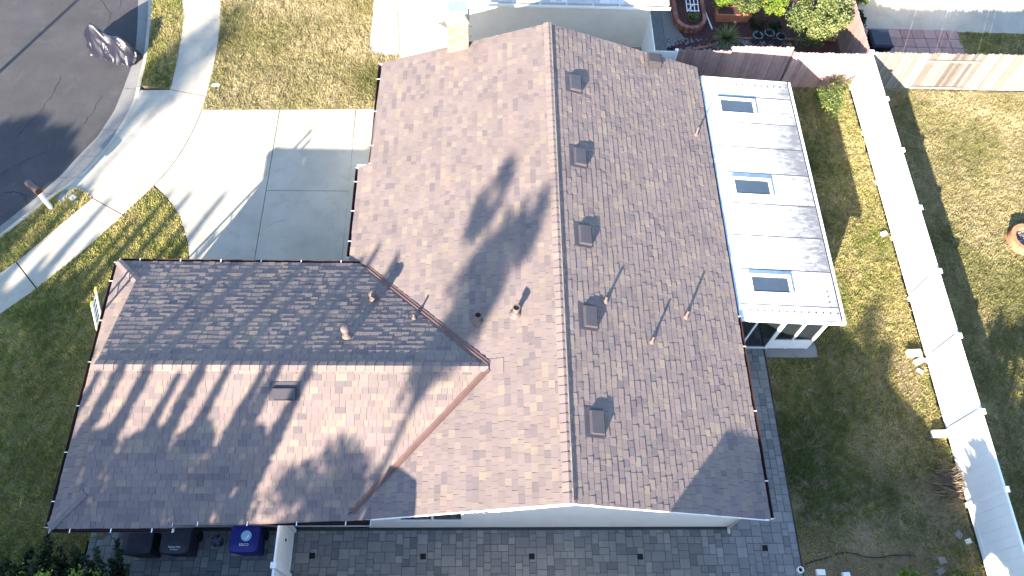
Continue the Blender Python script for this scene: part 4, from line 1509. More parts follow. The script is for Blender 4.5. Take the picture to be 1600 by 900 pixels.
# strap leaf clump
sp = thing("strap_leaf_plant", (9.35, 22.75, 0), "spiky strap leaved clump between planter and fence", "plant")
V, T = [], []
rg = np.random.default_rng(5)
for k in range(190):
    a = rg.uniform(0, 2 * np.pi)
    L_ = rg.uniform(.5, .85)
    drop = rg.uniform(.1, 1.0)
    wd = rg.uniform(.010, .018)
    prev = None
    for s_ in range(6):
        f_ = s_ / 5
        r_ = L_ * f_ * (.35 + .65 * drop)
        z = .05 + L_ * (f_ * (1.15 - .55 * drop) - f_ * f_ * .75 * drop)
        p = np.array([9.35 + math.cos(a) * r_, 22.75 + math.sin(a) * r_, max(z, .03)])
        w_ = wd * (1 - f_ ** 2 * .95)
        sd = np.array([-math.sin(a), math.cos(a), 0]) * w_
        cur = (p - sd, p + sd)
        if prev is not None:
            V.append([prev[0], prev[1], cur[1], cur[0]])
            T.append(np.clip(.3 + f_ * .4 + rg.normal(0, .15), 0, 1))
        prev = cur
npmesh("leaves", m_leaf_pale, np.array(V), 4, T, sp)
MB().lathe((9.35, 22.75, 0), [(.12, 0), (.08, .12), (.01, .16)], 8).build("crown_base", m_bark, sp)

for k, (x, y, lab) in enumerate(((10.5, 22.72, "blue grey bucket pot nearest the spiky plant"), (10.98, 22.86, "blue grey bucket pot in the middle of three"), (11.4, 22.68, "blue grey bucket pot nearest the big pale bush"))):
    pt = thing("plant_pot", (x, y, 0), lab, "pot", "three bucket pots in the garden")
    MB().lathe((x, y, 0), [(.001, 0), (.13, 0), (.18, .36), (.195, .36), (.195, .39), (.17, .39), (.16, .30)], 18).build("bucket", m_pot, pt, True)
    MB().lathe((x, y, .31), [(.16, 0), (.001, .01)], 14).build("potting_soil", m_mulch, pt)
    c = np.array([x, y, .42]) + RNG.normal(size=(120, 3)) * [.08, .08, .06]
    npmesh("leaves", m_leaf_dark, leaf_quads(c, 120, .07), 4, RNG.random(120), pt)
# terracotta trough and bushes behind
tp = thing("planter_trough", (9.7, 24.1, 0), "terracotta trough standing below the green bushes", "planter")
MB().hexa([(9.1, 23.78, 0), (10.4, 23.78, 0), (10.4, 24.2, 0), (9.1, 24.2, 0)], [(9.06, 23.74, .38), (10.44, 23.74, .38), (10.44, 24.24, .38), (9.06, 24.24, .38)]).build("trough_body", m_terra, tp)
MB().box(9.12, 10.38, 23.80, 24.18, .382, .39).build("potting_soil", m_mulch, tp)
bush("shrub", (9.25, 24.25, 0), (.42, .45, .45), 1500, .085, m_leaf_lime, "bright lime green shrub beside the terracotta trough", seed=11, zc=.75)
bush("shrub", (10.25, 24.15, 0), (.7, .6, .6), 3000, .08, m_leaf, "rounded green shrub behind the terracotta trough", seed=12, zc=.8)
bush("shrub", (11.2, 23.95, 0), (.6, .6, .6), 2600, .085, m_leaf_lime, "yellow green shrub between trough and pale bush", seed=13, zc=.75)
bush("shrub", (10.2, 25.3, 0), (1.3, .7, .8), 3000, .1, m_leaf, "green shrub at the picture's top behind the trough", seed=15, zc=.8)
bush("low_plant", (10.6, 23.5, 0), (.35, .3, .22), 600, .08, m_leaf_dark, "low dark green plant in front of the trough", "plant", seed=16)
bush("low_plant", (11.35, 23.35, 0), (.3, .28, .2), 500, .08, m_leaf_dark, "low dark plant behind the bucket pots", "plant", seed=17)
bush("large_bush", (12.5, 22.7, 0), (1.25, 1.25, 1.05), 11000, .085, m_leaf_pale, "large pale leaved bush behind the fence corner", seed=21, zc=1.35, clumps=60, clump_r=.26, stems=7)
bush("shrub", (14.6, 24.6, 0), (.5, .7, .6), 1600, .13, m_leaf_lime, "lime leaved shrub beyond the pale bush", seed=22, zc=.9)
bush("shrub", (14.35, 23.3, 0), (.35, .5, .5), 1200, .1, m_leaf_dark, "dark shrub against the north running fence", seed=23, zc=.6)
rb = bush("rose_bush", (12.4, 19.25, 0), (.6, .75, .55), 2600, .075, m_leaf, "light green rose bush in the back yard corner", seed=24, zc=.75, clumps=30)
c = np.array([12.2, 19.0, .55]) + np.random.default_rng(2).normal(size=(60, 3)) * .045
npmesh("flower", m_rose, leaf_quads(c, 60, .07, .9), 4, np.full(60, .5), rb)
bush("shrub", (13.1, 20.1, 0), (.45, .3, .45), 700, .07, m_leaf_pale, "sparse twiggy shrub against the sunlit fence corner", seed=25, zc=.6)

# ------------------------------------------------------------------ yard beyond the grey fence
struct(MB().prism([(13.9, 20.66), (13.9, 40), (40, 40), (40, 20.66)], -.15, -.012).build("far_yard_ground", m_soil))
rpv = struct(MB().prism([(14.3, 21.2), (18.8, 21.2), (18.6, 23.55), (14.3, 23.55)], -.14, .0).build("red_paving", m_joint))
for i in range(9):
    for j in range(4):
        x0 = 14.5 + i * .47
        y0 = 21.68 + j * .47
        MB().bev(x0 + .008, x0 + .462, y0 + .008, y0 + .462, -.05, .03 + random.uniform(-.004, .004), .008, random.random()).build("paver", m_redpaver, rpv)
wp = struct(MB().prism([(14.3, 23.58), (18.5, 23.55), (18.75, 23.48), (40, 23.42), (40, 60), (14.3, 60)], -.14, .03).build("far_patio", m_conc))
lw = thing("low_wall", (16.3, 24.6, 0), "low white plastered wall behind the red square paving", "wall")
MB().box(14.9, 19.4, 25.6, 25.8, .03, 1.2).build("wall", m_stucco, lw)
MB().box(14.9, 19.4, 25.56, 25.84, 1.2, 1.28).build("coping", m_white, lw)
nb = thing("storage_bin", (15.0, 22.0, 0), "dark navy bin standing beside the red square paving", "bin")
MB().hexa([(14.6, 21.75, .03), (15.15, 21.75, .03), (15.15, 22.4, .03), (14.6, 22.4, .03)], [(14.5, 21.65, .95), (15.25, 21.65, .95), (15.25, 22.5, .95), (14.5, 22.5, .95)]).build("bin_body", m_navy, nb)
MB().hexa([(14.47, 21.62, .955), (15.28, 21.62, .955), (15.28, 22.53, .955), (14.47, 22.53, .955)], [(14.54, 21.69, 1.02), (15.21, 21.69, 1.02), (15.21, 22.46, 1.02), (14.54, 22.46, 1.02)]).build("lid", m_navy, nb)
bb = thing("bench", (17.2, 20.95, 0), "pale plank bench against the back of the grey fence", "bench")
MB().box(15.1, 19.2, 21.0, 21.25, .42, .47).build("seat", mat("pale_plank", (.42, .38, .36), .9, .15), bb)
for x in (15.3, 17.1, 19.0):
    MB().box(x - .05, x + .05, 21.02, 21.22, .0, .42).build("leg", m_wood_grey, bb)

# fire pit
fp = thing("fire_pit", (18.2, 13.75, 0), "round terracotta block fire pit with grey stones inside", "fire pit")
for row in range(2):
    n = 14
    for k in range(n):
        a0 = 2 * math.pi * (k + .5 * row) / n + .012
        a1 = 2 * math.pi * (k + 1 + .5 * row) / n - .012
        r0, r1 = .40, .55
        z0 = row * .165
        pts = []
        for r_, aa in ((r0, (a0, (a0 + a1) / 2, a1)), (r1, (a1, (a0 + a1) / 2, a0))):
            for a in aa:
                pts.append((18.2 + r_ * math.cos(a), 13.75 + r_ * math.sin(a)))
        MB().prism(pts, z0 + .0, z0 + .16, random.random()).build("block", m_terra if random.random() < .7 else m_redbrick, fp)
st = MB()
for k in range(160):
    a, r_ = random.uniform(0, 6.28), .39 * math.sqrt(random.random())
    x, y = 18.2 + r_ * math.cos(a), 13.75 + r_ * math.sin(a)
    q = random.uniform(.02, .04)
    st.hexa([(x - q, y - q, .1), (x + q, y - q, .1), (x + q, y + q, .1), (x - q, y + q, .1)], [(x - q * .5, y - q * .5, .14 + q), (x + q * .6, y - q * .5, .14 + q), (x + q * .5, y + q * .5, .13 + q), (x - q * .5, y + q * .6, .15 + q)], random.random())
st.build("stones", m_ash, fp)["kind"] = "stuff"

# clear cover / frame beyond the fence at lower right
gf = thing("glass_table", (15.9, 4.6, 0), "glass topped table just beyond the white fence", "table")
MB().box(15.35, 16.6, 3.6, 4.9, .70, .72).build("glass_top", m_skyglass, gf)
MB().bar((15.33, 3.6, .71), (15.33, 4.9, .71), .05, .05).bar((15.33, 4.92, .71), (16.6, 4.92, .71), .05, .05).bar((16.62, 3.6, .71), (16.62, 4.9, .71), .05, .05).bar((15.33, 3.58, .71), (16.6, 3.58, .71), .05, .05).build("rim", m_galv, gf)
for (x, y) in ((15.4, 3.7), (15.4, 4.8), (16.5, 3.7), (16.5, 4.8)):
    MB().tube([(x, y, 0), (x, y, .68)], .025, 8).build("leg", m_galv, gf)

# ------------------------------------------------------------------ back yard odds and ends
def block(name, cx, cy, w_, d_, h, rot, label, cat, m_=None):
    c, s = math.cos(rot), math.sin(rot)
    pts = [(cx + c * a - s * b_, cy + s * a + c * b_) for a, b_ in ((-w_ / 2, -d_ / 2), (w_ / 2, -d_ / 2), (w_ / 2, d_ / 2), (-w_ / 2, d_ / 2))]
    ins = [(cx + (x - cx) * .94, cy + (y - cy) * .94) for x, y in pts]
    o = MB().hexa([(x, y, 0) for x, y in pts], [(x, y, h - .015) for x, y in pts]).hexa([(x, y, h - .015) for x, y in pts], [(x, y, h) for x, y in ins]).build(name, m_ or m_ledge)
    o.data.update()
    return tag(o, label, cat)


block("concrete_block", 13.35, 9.62, .42, .2, .2, .05, "pale concrete block at the foot of the white fence post", "block")
block("concrete_block", 13.48, 9.38, .32, .17, .14, .5, "smaller tilted pale block beside the fence foot", "block")
block("concrete_block", 13.45, 7.05, .42, .2, .2, .02, "lone pale concrete block lower down the white fence", "block")
block("concrete_block", 13.48, 14.0, .2, .14, .1, .4, "small white block at the white fence, level with the fire pit", "block", m_white)
cupt = thing("white_cup", (13.42, 9.08, 0), "small white cup lying on the grass near the blocks", "cup")
MB().tube([(13.36, 9.12, .05), (13.5, 9.0, .05)], [.045, .055], 12).build("cup_body", m_white, cupt)
MB().tube([(13.5, 9.0, .05), (13.502, 8.998, .05)], .045, 12).build("opening", m_black, cupt)
block("stepping_stone", 13.28, 4.2, .2, .2, .03, .7, "square pale stone on bare ground by the lower fence", "stone", m_conc2)
block("stepping_stone", 13.5, 4.02, .18, .14, .03, .3, "small brownish stone nearest the lower fence", "stone", m_ledge)
block("stepping_stone", 12.62, 3.52, .22, .19, .03, .2, "pale square stone above the lower right bush", "stone", m_conc2)
block("stepping_stone", 12.5, 3.24, .25, .16, .03, .5, "pale square stone at the lower right bush", "stone", m_conc2)
block("edging_block", 9.17, 3.22, .24, .15, .12, .0, "white edging block at the bottom edge nearest the patio", "block", m_white)
block("edging_block", 9.86, 3.15, .2, .14, .1, .05, "white edging block at the bottom edge further from the patio", "block", m_white)
rgp = thing("pipe_ring", (8.62, 3.28, 0), "white pipe end standing at the patio corner", "pipe")
MB().lathe((8.62, 3.28, .03), [(.085, 0), (.085, .12), (.06, .12), (.06, .0)], 16).build("ring", m_white, rgp)
MB().lathe((8.62, 3.28, .04), [(.06, 0), (.001, 0)], 12).build("opening", m_black, rgp)
hp = [(8.8, 3.45), (9.1, 3.52), (9.45, 3.6), (9.8, 3.72), (10.15, 3.72), (10.5, 3.63), (10.9, 3.6), (11.3, 3.66), (11.8, 3.66)]
hs = MB().tube([(x, y, .02) for x, y in [lerp2(hp, t) for t in np.linspace(0, 8, 50)]], .014, 6).build("garden_hose", m_hose, None, True)
tag(hs, "thin black hose lying across the bare ground", "hose")
for pts, lab in (([(13.0, 9.55), (12.85, 9.0), (12.95, 8.2), (13.1, 7.8), (13.2, 7.1)], "worn hose line in the grass by the pale blocks"),):
    o = MB().tube([(x, y, .018) for x, y in [lerp2(pts, t) for t in np.linspace(0, 4, 30)]], .012, 6).build("garden_hose", mat("brown_hose", (.09, .07, .06), .8, .2), None, True)
    tag(o, lab, "hose")
dp = thing("dry_grass_clump", (13.42, 5.62, 0), "heap of dry brown stalks against the white fence", "plant")
stk = MB()
for k in range(320):
    a = random.uniform(0, 6.28)
    r_ = abs(random.gauss(0, .2))
    x, y = 13.4 + math.cos(a) * r_ * .8, 5.62 + math.sin(a) * r_ * 1.3
    d = random.uniform(-.5, .6) + (2.8 if random.random() < .6 else .2)
    L_ = random.uniform(.2, .5)
    z = random.uniform(.02, .25)
    x2 = min(x + math.cos(d) * L_, 13.70)
    stk.tube([(min(x, 13.69), y, z), (x2, y + math.sin(d) * L_ * .6, max(.02, z + random.uniform(-.1, .2)))], [.013, .006], 4, random.random(), False)
stk.build("stalks", m_stick, dp)
bush("low_bush", (11.35, 3.0, 0), (.34, .3, .28), 700, .08, m_leaf_lime, "lime leaved bush cut by the bottom edge", seed=31, zc=.45)
bush("low_bush", (12.95, 3.05, 0), (.45, .3, .22), 900, .07, m_leaf, "low green bush at the lower fence foot", seed=32, zc=.25)

# drains
for (x, y), lab in zip(DRAINS, ("black square drain grate beside the white patio fence", "second black drain grate from the white patio fence", "black drain grate below the middle of the gable wall", "fourth black drain grate along the gable wall", "black drain grate at the patio corner below the downpipe")):
    d = thing("drain_grate", (x, y, .03), lab, "drain", "square drains in the paving")
    MB().box(x - .075, x + .075, y - .075, y + .075, .0, .036).build("frame", m_black, d)
    for k in range(4):
        MB().box(x - .065, x + .065, y - .055 + k * .03, y - .055 + k * .03 + .014, .037, .041).build("bar", m_tyre, d)

# ------------------------------------------------------------------ bins under the low eave


def text_mesh(body, size, m_, parent, loc, rotz=0, rotx=0, name="lettering"):
    cu = bpy.data.curves.new(name, 'FONT')
    cu.body = body
    cu.size = size
    cu.align_x = 'CENTER'
    cu.align_y = 'CENTER'
    cu.extrude = .0015
    to = bpy.data.objects.new("tmp", cu)
    COL.objects.link(to)
    bpy.context.view_layer.update()
    me = bpy.data.meshes.new_from_object(to.evaluated_get(bpy.context.evaluated_depsgraph_get()))
    bpy.data.objects.remove(to)
    me.materials.clear()
    me.materials.append(m_)
    o = bpy.data.objects.new(name, me)
    COL.objects.link(o)
    o.parent = parent
    off = parent.location if parent.parent is None else parent.location + parent.parent.location
    o.location = Vector(loc) - off
    o.rotation_euler = (rotx, 0, rotz)
    return o


def bin_(x, y, m_, label, w_=.70, d_=.64, h=1.06):
    t = thing("wheelie_bin", (x, y, .03), label, "bin")
    z0 = .03
    MB().hexa([(x - w_ * .37, y - d_ * .36, z0 + .05), (x + w_ * .37, y - d_ * .36, z0 + .05), (x + w_ * .37, y + d_ * .36, z0 + .05), (x - w_ * .37, y + d_ * .36, z0 + .05)],
              [(x - w_ * .47, y - d_ * .46, h - .06), (x + w_ * .47, y - d_ * .46, h - .06), (x + w_ * .47, y + d_ * .46, h - .06), (x - w_ * .47, y + d_ * .46, h - .06)]).build("bin_body", m_, t)
    # lid, domed with rounded corners, sloping to the front
    lid = MB()
    rings = []
    for (s_, z) in ((1.0, -.05), (1.0, -.015), (.95, .012), (.6, .035), (.0, .04)):
        ring = []
        for k in range(24):
            a = 2 * math.pi * k / 24
            ca, sa = math.cos(a), math.sin(a)
            e = .35
            ring.append((x + s_ * w_ / 2 * math.copysign(abs(ca) ** e, ca), y + s_ * d_ / 2 * math.copysign(abs(sa) ** e, sa), h + z + (sa if s_ else 0) * .025 * s_))
        rings.append(ring)
    for r0, r1 in zip(rings[:-1], rings[1:]):
        for k in range(24):
            k2 = (k + 1) % 24
            lid.poly([r0[k], r0[k2], r1[k2], r1[k]])
    lo = lid.build("lid", m_, t)
    MB().tube([(x - w_ * .36, y + d_ * .5, h - .02), (x - w_ * .36, y + d_ * .58, h - .03), (x + w_ * .36, y + d_ * .58, h - .03), (x + w_ * .36, y + d_ * .5, h - .02)], .018, 8).build("handle", m_, t)
    for sx in (-1, 1):
        MB().tube([(x + sx * w_ * .38, y + d_ * .34, z0 + .13), (x + sx * w_ * .46, y + d_ * .34, z0 + .13)], .13, 16).build("wheel", m_tyre, t)
    return t, lo, h


t, lo, h = bin_(-5.95, 3.97, m_bluebin, "blue recycling bin with a pale round emblem on its lid", .74, .72, 1.08)
MB().lathe((-5.90, 4.02, h + .048), [(.13, -.03), (.13, .002), (.001, .004)], 28).build("emblem", m_logo, lo)
MB().poly([(-5.92, 3.93, h + .056), (-5.88, 3.94, h + .056), (-5.82, 4.02, h + .056), (-5.85, 4.04, h + .056)]).build("emblem_mark", m_printwhite, lo)
text_mesh("EDCO", .085, m_printwhite, t, (-5.93, 3.80, h + .045), 0, .03)
t, lo, h = bin_(-7.68, 3.95, m_darkbin, "charcoal bin with white lettering on the front of its lid", .74, .72, 1.06)
text_mesh("Refuse Only", .06, m_printwhite, t, (-7.66, 3.76, h + .037), 0, .05)
text_mesh("Solo Basura", .04, m_printwhite, t, (-7.66, 3.70, h + .033), 0, .05)
t, lo, h = bin_(-8.62, 3.92, m_darkbin, "charcoal bin furthest left under the low eave", .74, .7, 1.06)
pp_ = thing("potted_plant", (-6.88, 4.05, .03), "spiky purple grey plant between the charcoal and blue bins", "plant")
MB().lathe((-6.88, 4.05, .03), [(.001, 0), (.1, 0), (.14, .26), (.15, .26), (.15, .29), (.13, .29), (.12, .24), (.001, .24)], 16).build("pot", m_darkbin, pp_)
V, T = [], []
for k in range(40):
    a = RNG.uniform(0, 6.28)
    el = RNG.uniform(.1, 1.2)
    L_ = RNG.uniform(.15, .3)
    d = np.array([math.cos(a) * math.cos(el), math.sin(a) * math.cos(el), math.sin(el)])
    s_ = np.array([-math.sin(a), math.cos(a), 0]) * .014
    b0 = np.array([-6.88, 4.05, .3])
    V.append([b0 - s_, b0 + s_, b0 + d * L_])
    T.append(.7)
npmesh("leaves", mat("purple_grey_leaf", (.22, .2, .27), .6, .1), np.array(V), 3, T, pp_)

# ------------------------------------------------------------------ street side things
# covered motorcycle
mc = thing("covered_motorcycle", (-13.5, 21.5, -.1), "motorcycle under a crumpled silver grey cover at the kerb", "motorcycle")
A0, A1 = Vector((-14.55, 22.0)), Vector((-12.62, 21.22))
ax = (A1 - A0)
Lm = ax.length
ax.normalize()
nx = Vector((-ax.y, ax.x))
hts = ([0, .06, .16, .26, .36, .5, .62, .75, .88, .96, 1.0], [.50, .80, 1.02, 1.20, 1.10, .92, .88, .95, .80, .62, .45])
wds = ([0, .08, .2, .3, .5, .7, .9, 1.0], [.16, .28, .44, .46, .40, .42, .34, .18])
NU, NV = 72, 60
vv = []
rgm = np.random.default_rng(4)
phs = rgm.uniform(0, 6.28, 12)
for i in range(NU + 1):
    s_ = i / NU
    h = np.interp(s_, *hts) if True else 0
    wv = np.interp(s_, *wds)
    for j in range(NV + 1):
        f_ = j / NV * 2 - 1                   # -1..1 across
        a = abs(f_)
        # cross section: ridge on top, draping sides, flared hem
        prof_w = wv * (.10 * min(1, a / .12) + .62 * max(0, (a - .12) / .88) ** .75 + .28 * a ** 3)
        zz = h * (1 - max(0, (a - .04) / .96) ** 1.55)
        fl = max(0, a - .15)
        tri = lambda q_: abs((q_ / 3.1416) % 2 - 1) * 2 - 1
        fold = .085 * tri(17 * s_ + 2.2 * f_ + phs[0]) * fl + .05 * tri(41 * s_ - 3 * f_ + phs[1]) * fl * fl + .02 * tri(9 * (s_ * 2.4 + f_ * 1.6) + phs[3])
        crease = .05 * tri(11 * s_ + 5.2 * f_ + phs[5]) * (1 - a) + .03 * tri(6 * s_ - 7 * f_ + phs[4])
        off = math.copysign(prof_w, f_) * (1 + .5 * fold) + math.copysign(fold, f_) * .9 * a
        sx = s_ * Lm + .05 * math.sin(11 * f_ + phs[6]) * (1 - a) * 0 + (.06 * math.sin(8 * f_) if s_ in (0, 1) else 0)
        z = -.1 + max(.005, zz + (fold * .8 + crease * .7) * min(1, zz * 2.2))
        P_ = A0 + ax * sx + nx * off
        vv.append((P_.x, P_.y, z))
mb = MB()
mb.v = vv
for i in range(NU):
    for j in range(NV):
        q = i * (NV + 1) + j
        mb.f.append((q, q + NV + 1, q + NV + 2, q + 1))
        mb.t.append(.5)
# closed ends down to the ground
for i in (0, NU):
    ring = list(range(i * (NV + 1), i * (NV + 1) + NV + 1))
    mb.f.append(tuple(ring if i == 0 else ring[::-1]))
    mb.t.append(.5)
mb.build("cover", m_tarp, mc, False)
MB().tube([(A0.x + ax.x * .3, A0.y + ax.y * .3, -.1), (A0.x + ax.x * .36, A0.y + ax.y * .36, .42)], [.05, .05], 8).build("front_wheel_stub", m_tyre, mc)

# mailbox
mbx = thing("mailbox", (-14.03, 14.65, 0), "brown round topped mailbox on a white post by the kerb", "mailbox")
MB().bar((-14.03, 14.65, 0), (-14.03, 14.65, .95), .10, .10).build("post", m_white, mbx)
MB().bar((-13.9, 14.55, .93), (-14.3, 14.86, .93), .12, .04).build("shelf_board", m_white, mbx)
d = Vector((-.79, .61, 0))
s_ = Vector((.61, .79, 0))
prof = [(-.1, 0), (.1, 0), (.1, .14)] + [(.1 * math.cos(a), .14 + .1 * math.sin(a)) for a in np.linspace(.25, math.pi - .25, 9)] + [(-.1, .14)]
p0 = Vector((-13.90, 14.55, .955))
mb = MB()
bx_ = mb.hexa([p0 + s_ * a + Vector((0, 0, z)) for a, z in prof], [p0 + d * .52 + s_ * a + Vector((0, 0, z)) for a, z in prof]).build("box", m_mailbox, mbx)
MB().hexa([p0 - d * .016 + s_ * a * .92 + Vector((0, 0, z * .94 + .008)) for a, z in prof], [p0 - d * .002 + s_ * a * .92 + Vector((0, 0, z * .94 + .008)) for a, z in prof]).build("end_plate", m_maildoor, mbx)
MB().hexa([p0 + d * .3 + s_ * .101 + Vector((0, 0, .08)), p0 + d * .33 + s_ * .101 + Vector((0, 0, .08)), p0 + d * .33 + s_ * .108 + Vector((0, 0, .08)), p0 + d * .3 + s_ * .108 + Vector((0, 0, .08))], [p0 + d * .3 + s_ * .101 + Vector((0, 0, .2)), p0 + d * .33 + s_ * .101 + Vector((0, 0, .2)), p0 + d * .33 + s_ * .108 + Vector((0, 0, .2)), p0 + d * .3 + s_ * .108 + Vector((0, 0, .2))]).build("flag", m_maildoor, mbx)

wm = thing("meter_box", (-13.72, 15.12, 0), "concrete water meter box in the verge behind the mailbox", "utility box")
MB().prism([(-14.0, 14.98), (-13.72, 14.78), (-13.42, 15.2), (-13.7, 15.4)], -.05, .028).build("surround", m_conc2, wm)
MB().prism([(-13.92, 15.0), (-13.73, 14.87), (-13.6, 15.06), (-13.78, 15.2)], .029, .036).build("lid", mat("grey_lid", (.2, .21, .24), .8, .15), wm)
MB().prism([(-13.58, 15.03), (-13.42, 14.92), (-13.3, 15.08), (-13.46, 15.19)], .0, .034).build("cover_plate", m_white, wm)
MB().lathe((-13.44, 15.05, .035), [(.025, 0), (.001, .004)], 8).build("key_hole", m_black, wm)
ul = thing("utility_lid", (-9.6, 19.98, 0), "small pale blue utility lid at the front lawn edge", "utility box")
MB().prism([(-9.78, 19.9), (-9.42, 19.92), (-9.42, 20.1), (-9.78, 20.09)], -.05, .035).build("surround", m_conc2, ul)
MB().prism([(-9.75, 19.92), (-9.45, 19.94), (-9.45, 20.08), (-9.75, 20.07)], .036, .055).build("lid", m_lid, ul)

# ladder leaning on the low wing
ld = thing("ladder", (-11.3, 9.7, 0), "pale extension ladder with yellow tips leaning at the left eave", "ladder")
top, bot = Vector((-10.06, 0, 3.45)), Vector((-11.15, 0, 0))
for y in (9.42, 9.84):
    r_ = MB().bar((bot.x, y, .05), (top.x, y, 3.42), .03, .085, (0, 1, 0)).build("rail", m_alu, ld)
    MB().bar((top.x - .008, y, 3.40), (top.x + .02, y, 3.49), .04, .095, (0, 1, 0)).build("tip", m_yellow, r_)
    MB().box(bot.x - .06, bot.x + .06, y - .03, y + .03, 0, .05).build("foot", m_tyre, r_)
for k in range(11):
    f_ = (k + .6) / 11.3
    x, z = bot.x + (top.x - bot.x) * f_, .05 + 3.37 * f_
    MB().tube([(x, 9.42, z), (x, 9.84, z)], .016, 8).build("rung", m_galv, ld)

# ------------------------------------------------------------------ lower left conifer like shrub
cj = thing("juniper_shrub", (-10.9, 2.55, 0), "dark feathery shrub with tips painted sunlit in the lower left corner", "shrub")
V, T, V2, T2 = [], [], [], []
rgj = np.random.default_rng(9)
tk = MB()
for k in range(64):
    a = rgj.uniform(.35, 2.8) if k < 50 else rgj.uniform(0, 6.28)
    L_ = rgj.uniform(.7, 1.55)
    el = rgj.uniform(.15, 1.0)
    base = np.array([-10.5 + rgj.uniform(-1.5, 1.75), 2.45 + rgj.normal(0, .2), rgj.uniform(.5, 1.3)])
    dr = np.array([math.cos(a) * math.cos(el), math.sin(a) * math.cos(el), math.sin(el)])
    tk.tube([(-10.9, 2.55, .1), tuple(base), tuple(base + dr * L_ * .8)], [.03, .018, .005], 5, .5, False)
    nfr = 260
    f_ = rgj.random(nfr) ** .8
    cp_ = base + dr * (f_ * L_)[:, None] + np.array([0, 0, .25]) * (f_ ** 2 * L_)[:, None]
    wob = rgj.normal(size=(nfr, 3)) * (.10 * (1 - f_ * .75))[:, None]
    cp_ = cp_ + wob
    q = leaf_quads(cp_, nfr, .11, .5, rgj)
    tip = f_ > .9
    lit = rgj.random() < .25
    V.append(q)
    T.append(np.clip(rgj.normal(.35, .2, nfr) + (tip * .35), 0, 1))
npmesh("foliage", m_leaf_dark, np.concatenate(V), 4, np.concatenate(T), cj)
tk.build("branches", m_bark, cj)
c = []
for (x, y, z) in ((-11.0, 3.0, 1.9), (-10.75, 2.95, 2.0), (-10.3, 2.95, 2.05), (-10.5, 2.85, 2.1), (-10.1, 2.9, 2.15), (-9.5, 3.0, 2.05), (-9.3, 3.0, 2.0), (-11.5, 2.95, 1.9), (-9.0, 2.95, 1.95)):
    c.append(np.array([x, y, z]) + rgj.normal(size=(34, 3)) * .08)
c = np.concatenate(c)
npmesh("painted_lit_tips", mat("painted_sunlit_leaf", None, .6, .1, 3, ramp=[(.16, .24, .03), (.42, .52, .09)], trans=.35), leaf_quads(c, len(c), .1, .45, rgj), 4, rgj.random(len(c)), cj)  # tips stay shaded; sunlit brightness is painted into their leaf colour

# ------------------------------------------------------------------ what stands south of the picture and throws the shadows
sh_ = thing("house", (3.7, -4, 0), "south neighbour's gabled house throwing its shadow on the patio", "house")
gx, gz, gy = 3.4, 5.40, .45
hw_ = 7.2
ze = gz - .38 * hw_
MB().hexa([(gx - 6.7, gy - .4, 0), (gx + 6.7, gy - .4, 0), (gx + 6.7, gy - 12, 0), (gx - 6.7, gy - 12, 0)][::-1], [(gx - 6.7, gy - .4, ze), (gx + 6.7, gy - .4, ze), (gx + 6.7, gy - 12, ze), (gx - 6.7, gy - 12, ze)][::-1]).build("wall", m_tan, sh_)
MB().hexa([(gx - 6.7, gy - .4, ze), (gx + 6.7, gy - .4, ze), (gx, gy - .4, gz - .3)], [(gx - 6.7, gy - .6, ze), (gx + 6.7, gy - .6, ze), (gx, gy - .6, gz - .3)]).build("gable", m_tan, sh_)
for sg in (-1, 1):
    MB().hexa([(gx, gy, gz - .12), (gx + sg * hw_, gy, ze - .12), (gx + sg * hw_, gy - 12.5, ze - .12), (gx, gy - 12.5, gz - .12)],
              [(gx, gy, gz), (gx + sg * hw_, gy, ze), (gx + sg * hw_, gy - 12.5, ze), (gx, gy - 12.5, gz)]).build("roof", m_deck, sh_)
MB().box(-4.85, -3.95, -.9, -.1, 0, 5.32).build("chimney", m_redbrick, sh_)


def tree(name, loc, h, radii, n, size, label, seed, m_l=None, clumps=40, clump_r=.28, zc=None, ts=1.0):
    rg = np.random.default_rng(seed)
    t = thing(name, loc, label, "tree", "trees outside the picture")
    zc = zc or h - radii[2]
    c, ti = crown_points((loc[0], loc[1], zc), radii, n, rg, clumps, clump_r, .3)
    npmesh("crown", m_l or m_leaf, leaf_quads(c, n, size, .6, rg), 4, ti, t)
    tb = MB().tube([(loc[0], loc[1], 0), (loc[0] + .1, loc[1], zc * .5), (loc[0], loc[1] + .1, zc)], [.26 * ts, .2 * ts, .12 * ts], 10)
    for k in range(7):
        a = k * .9
        tb.tube([(loc[0], loc[1], zc * (.55 if ts == 1 else .86)), (loc[0] + math.cos(a) * radii[0] * .6, loc[1] + math.sin(a) * radii[1] * .6, zc + radii[2] * .3 * math.sin(k))], [.1 * ts, .03 * ts], 6)
    tb.build("trunk", m_bark, t)
    return t


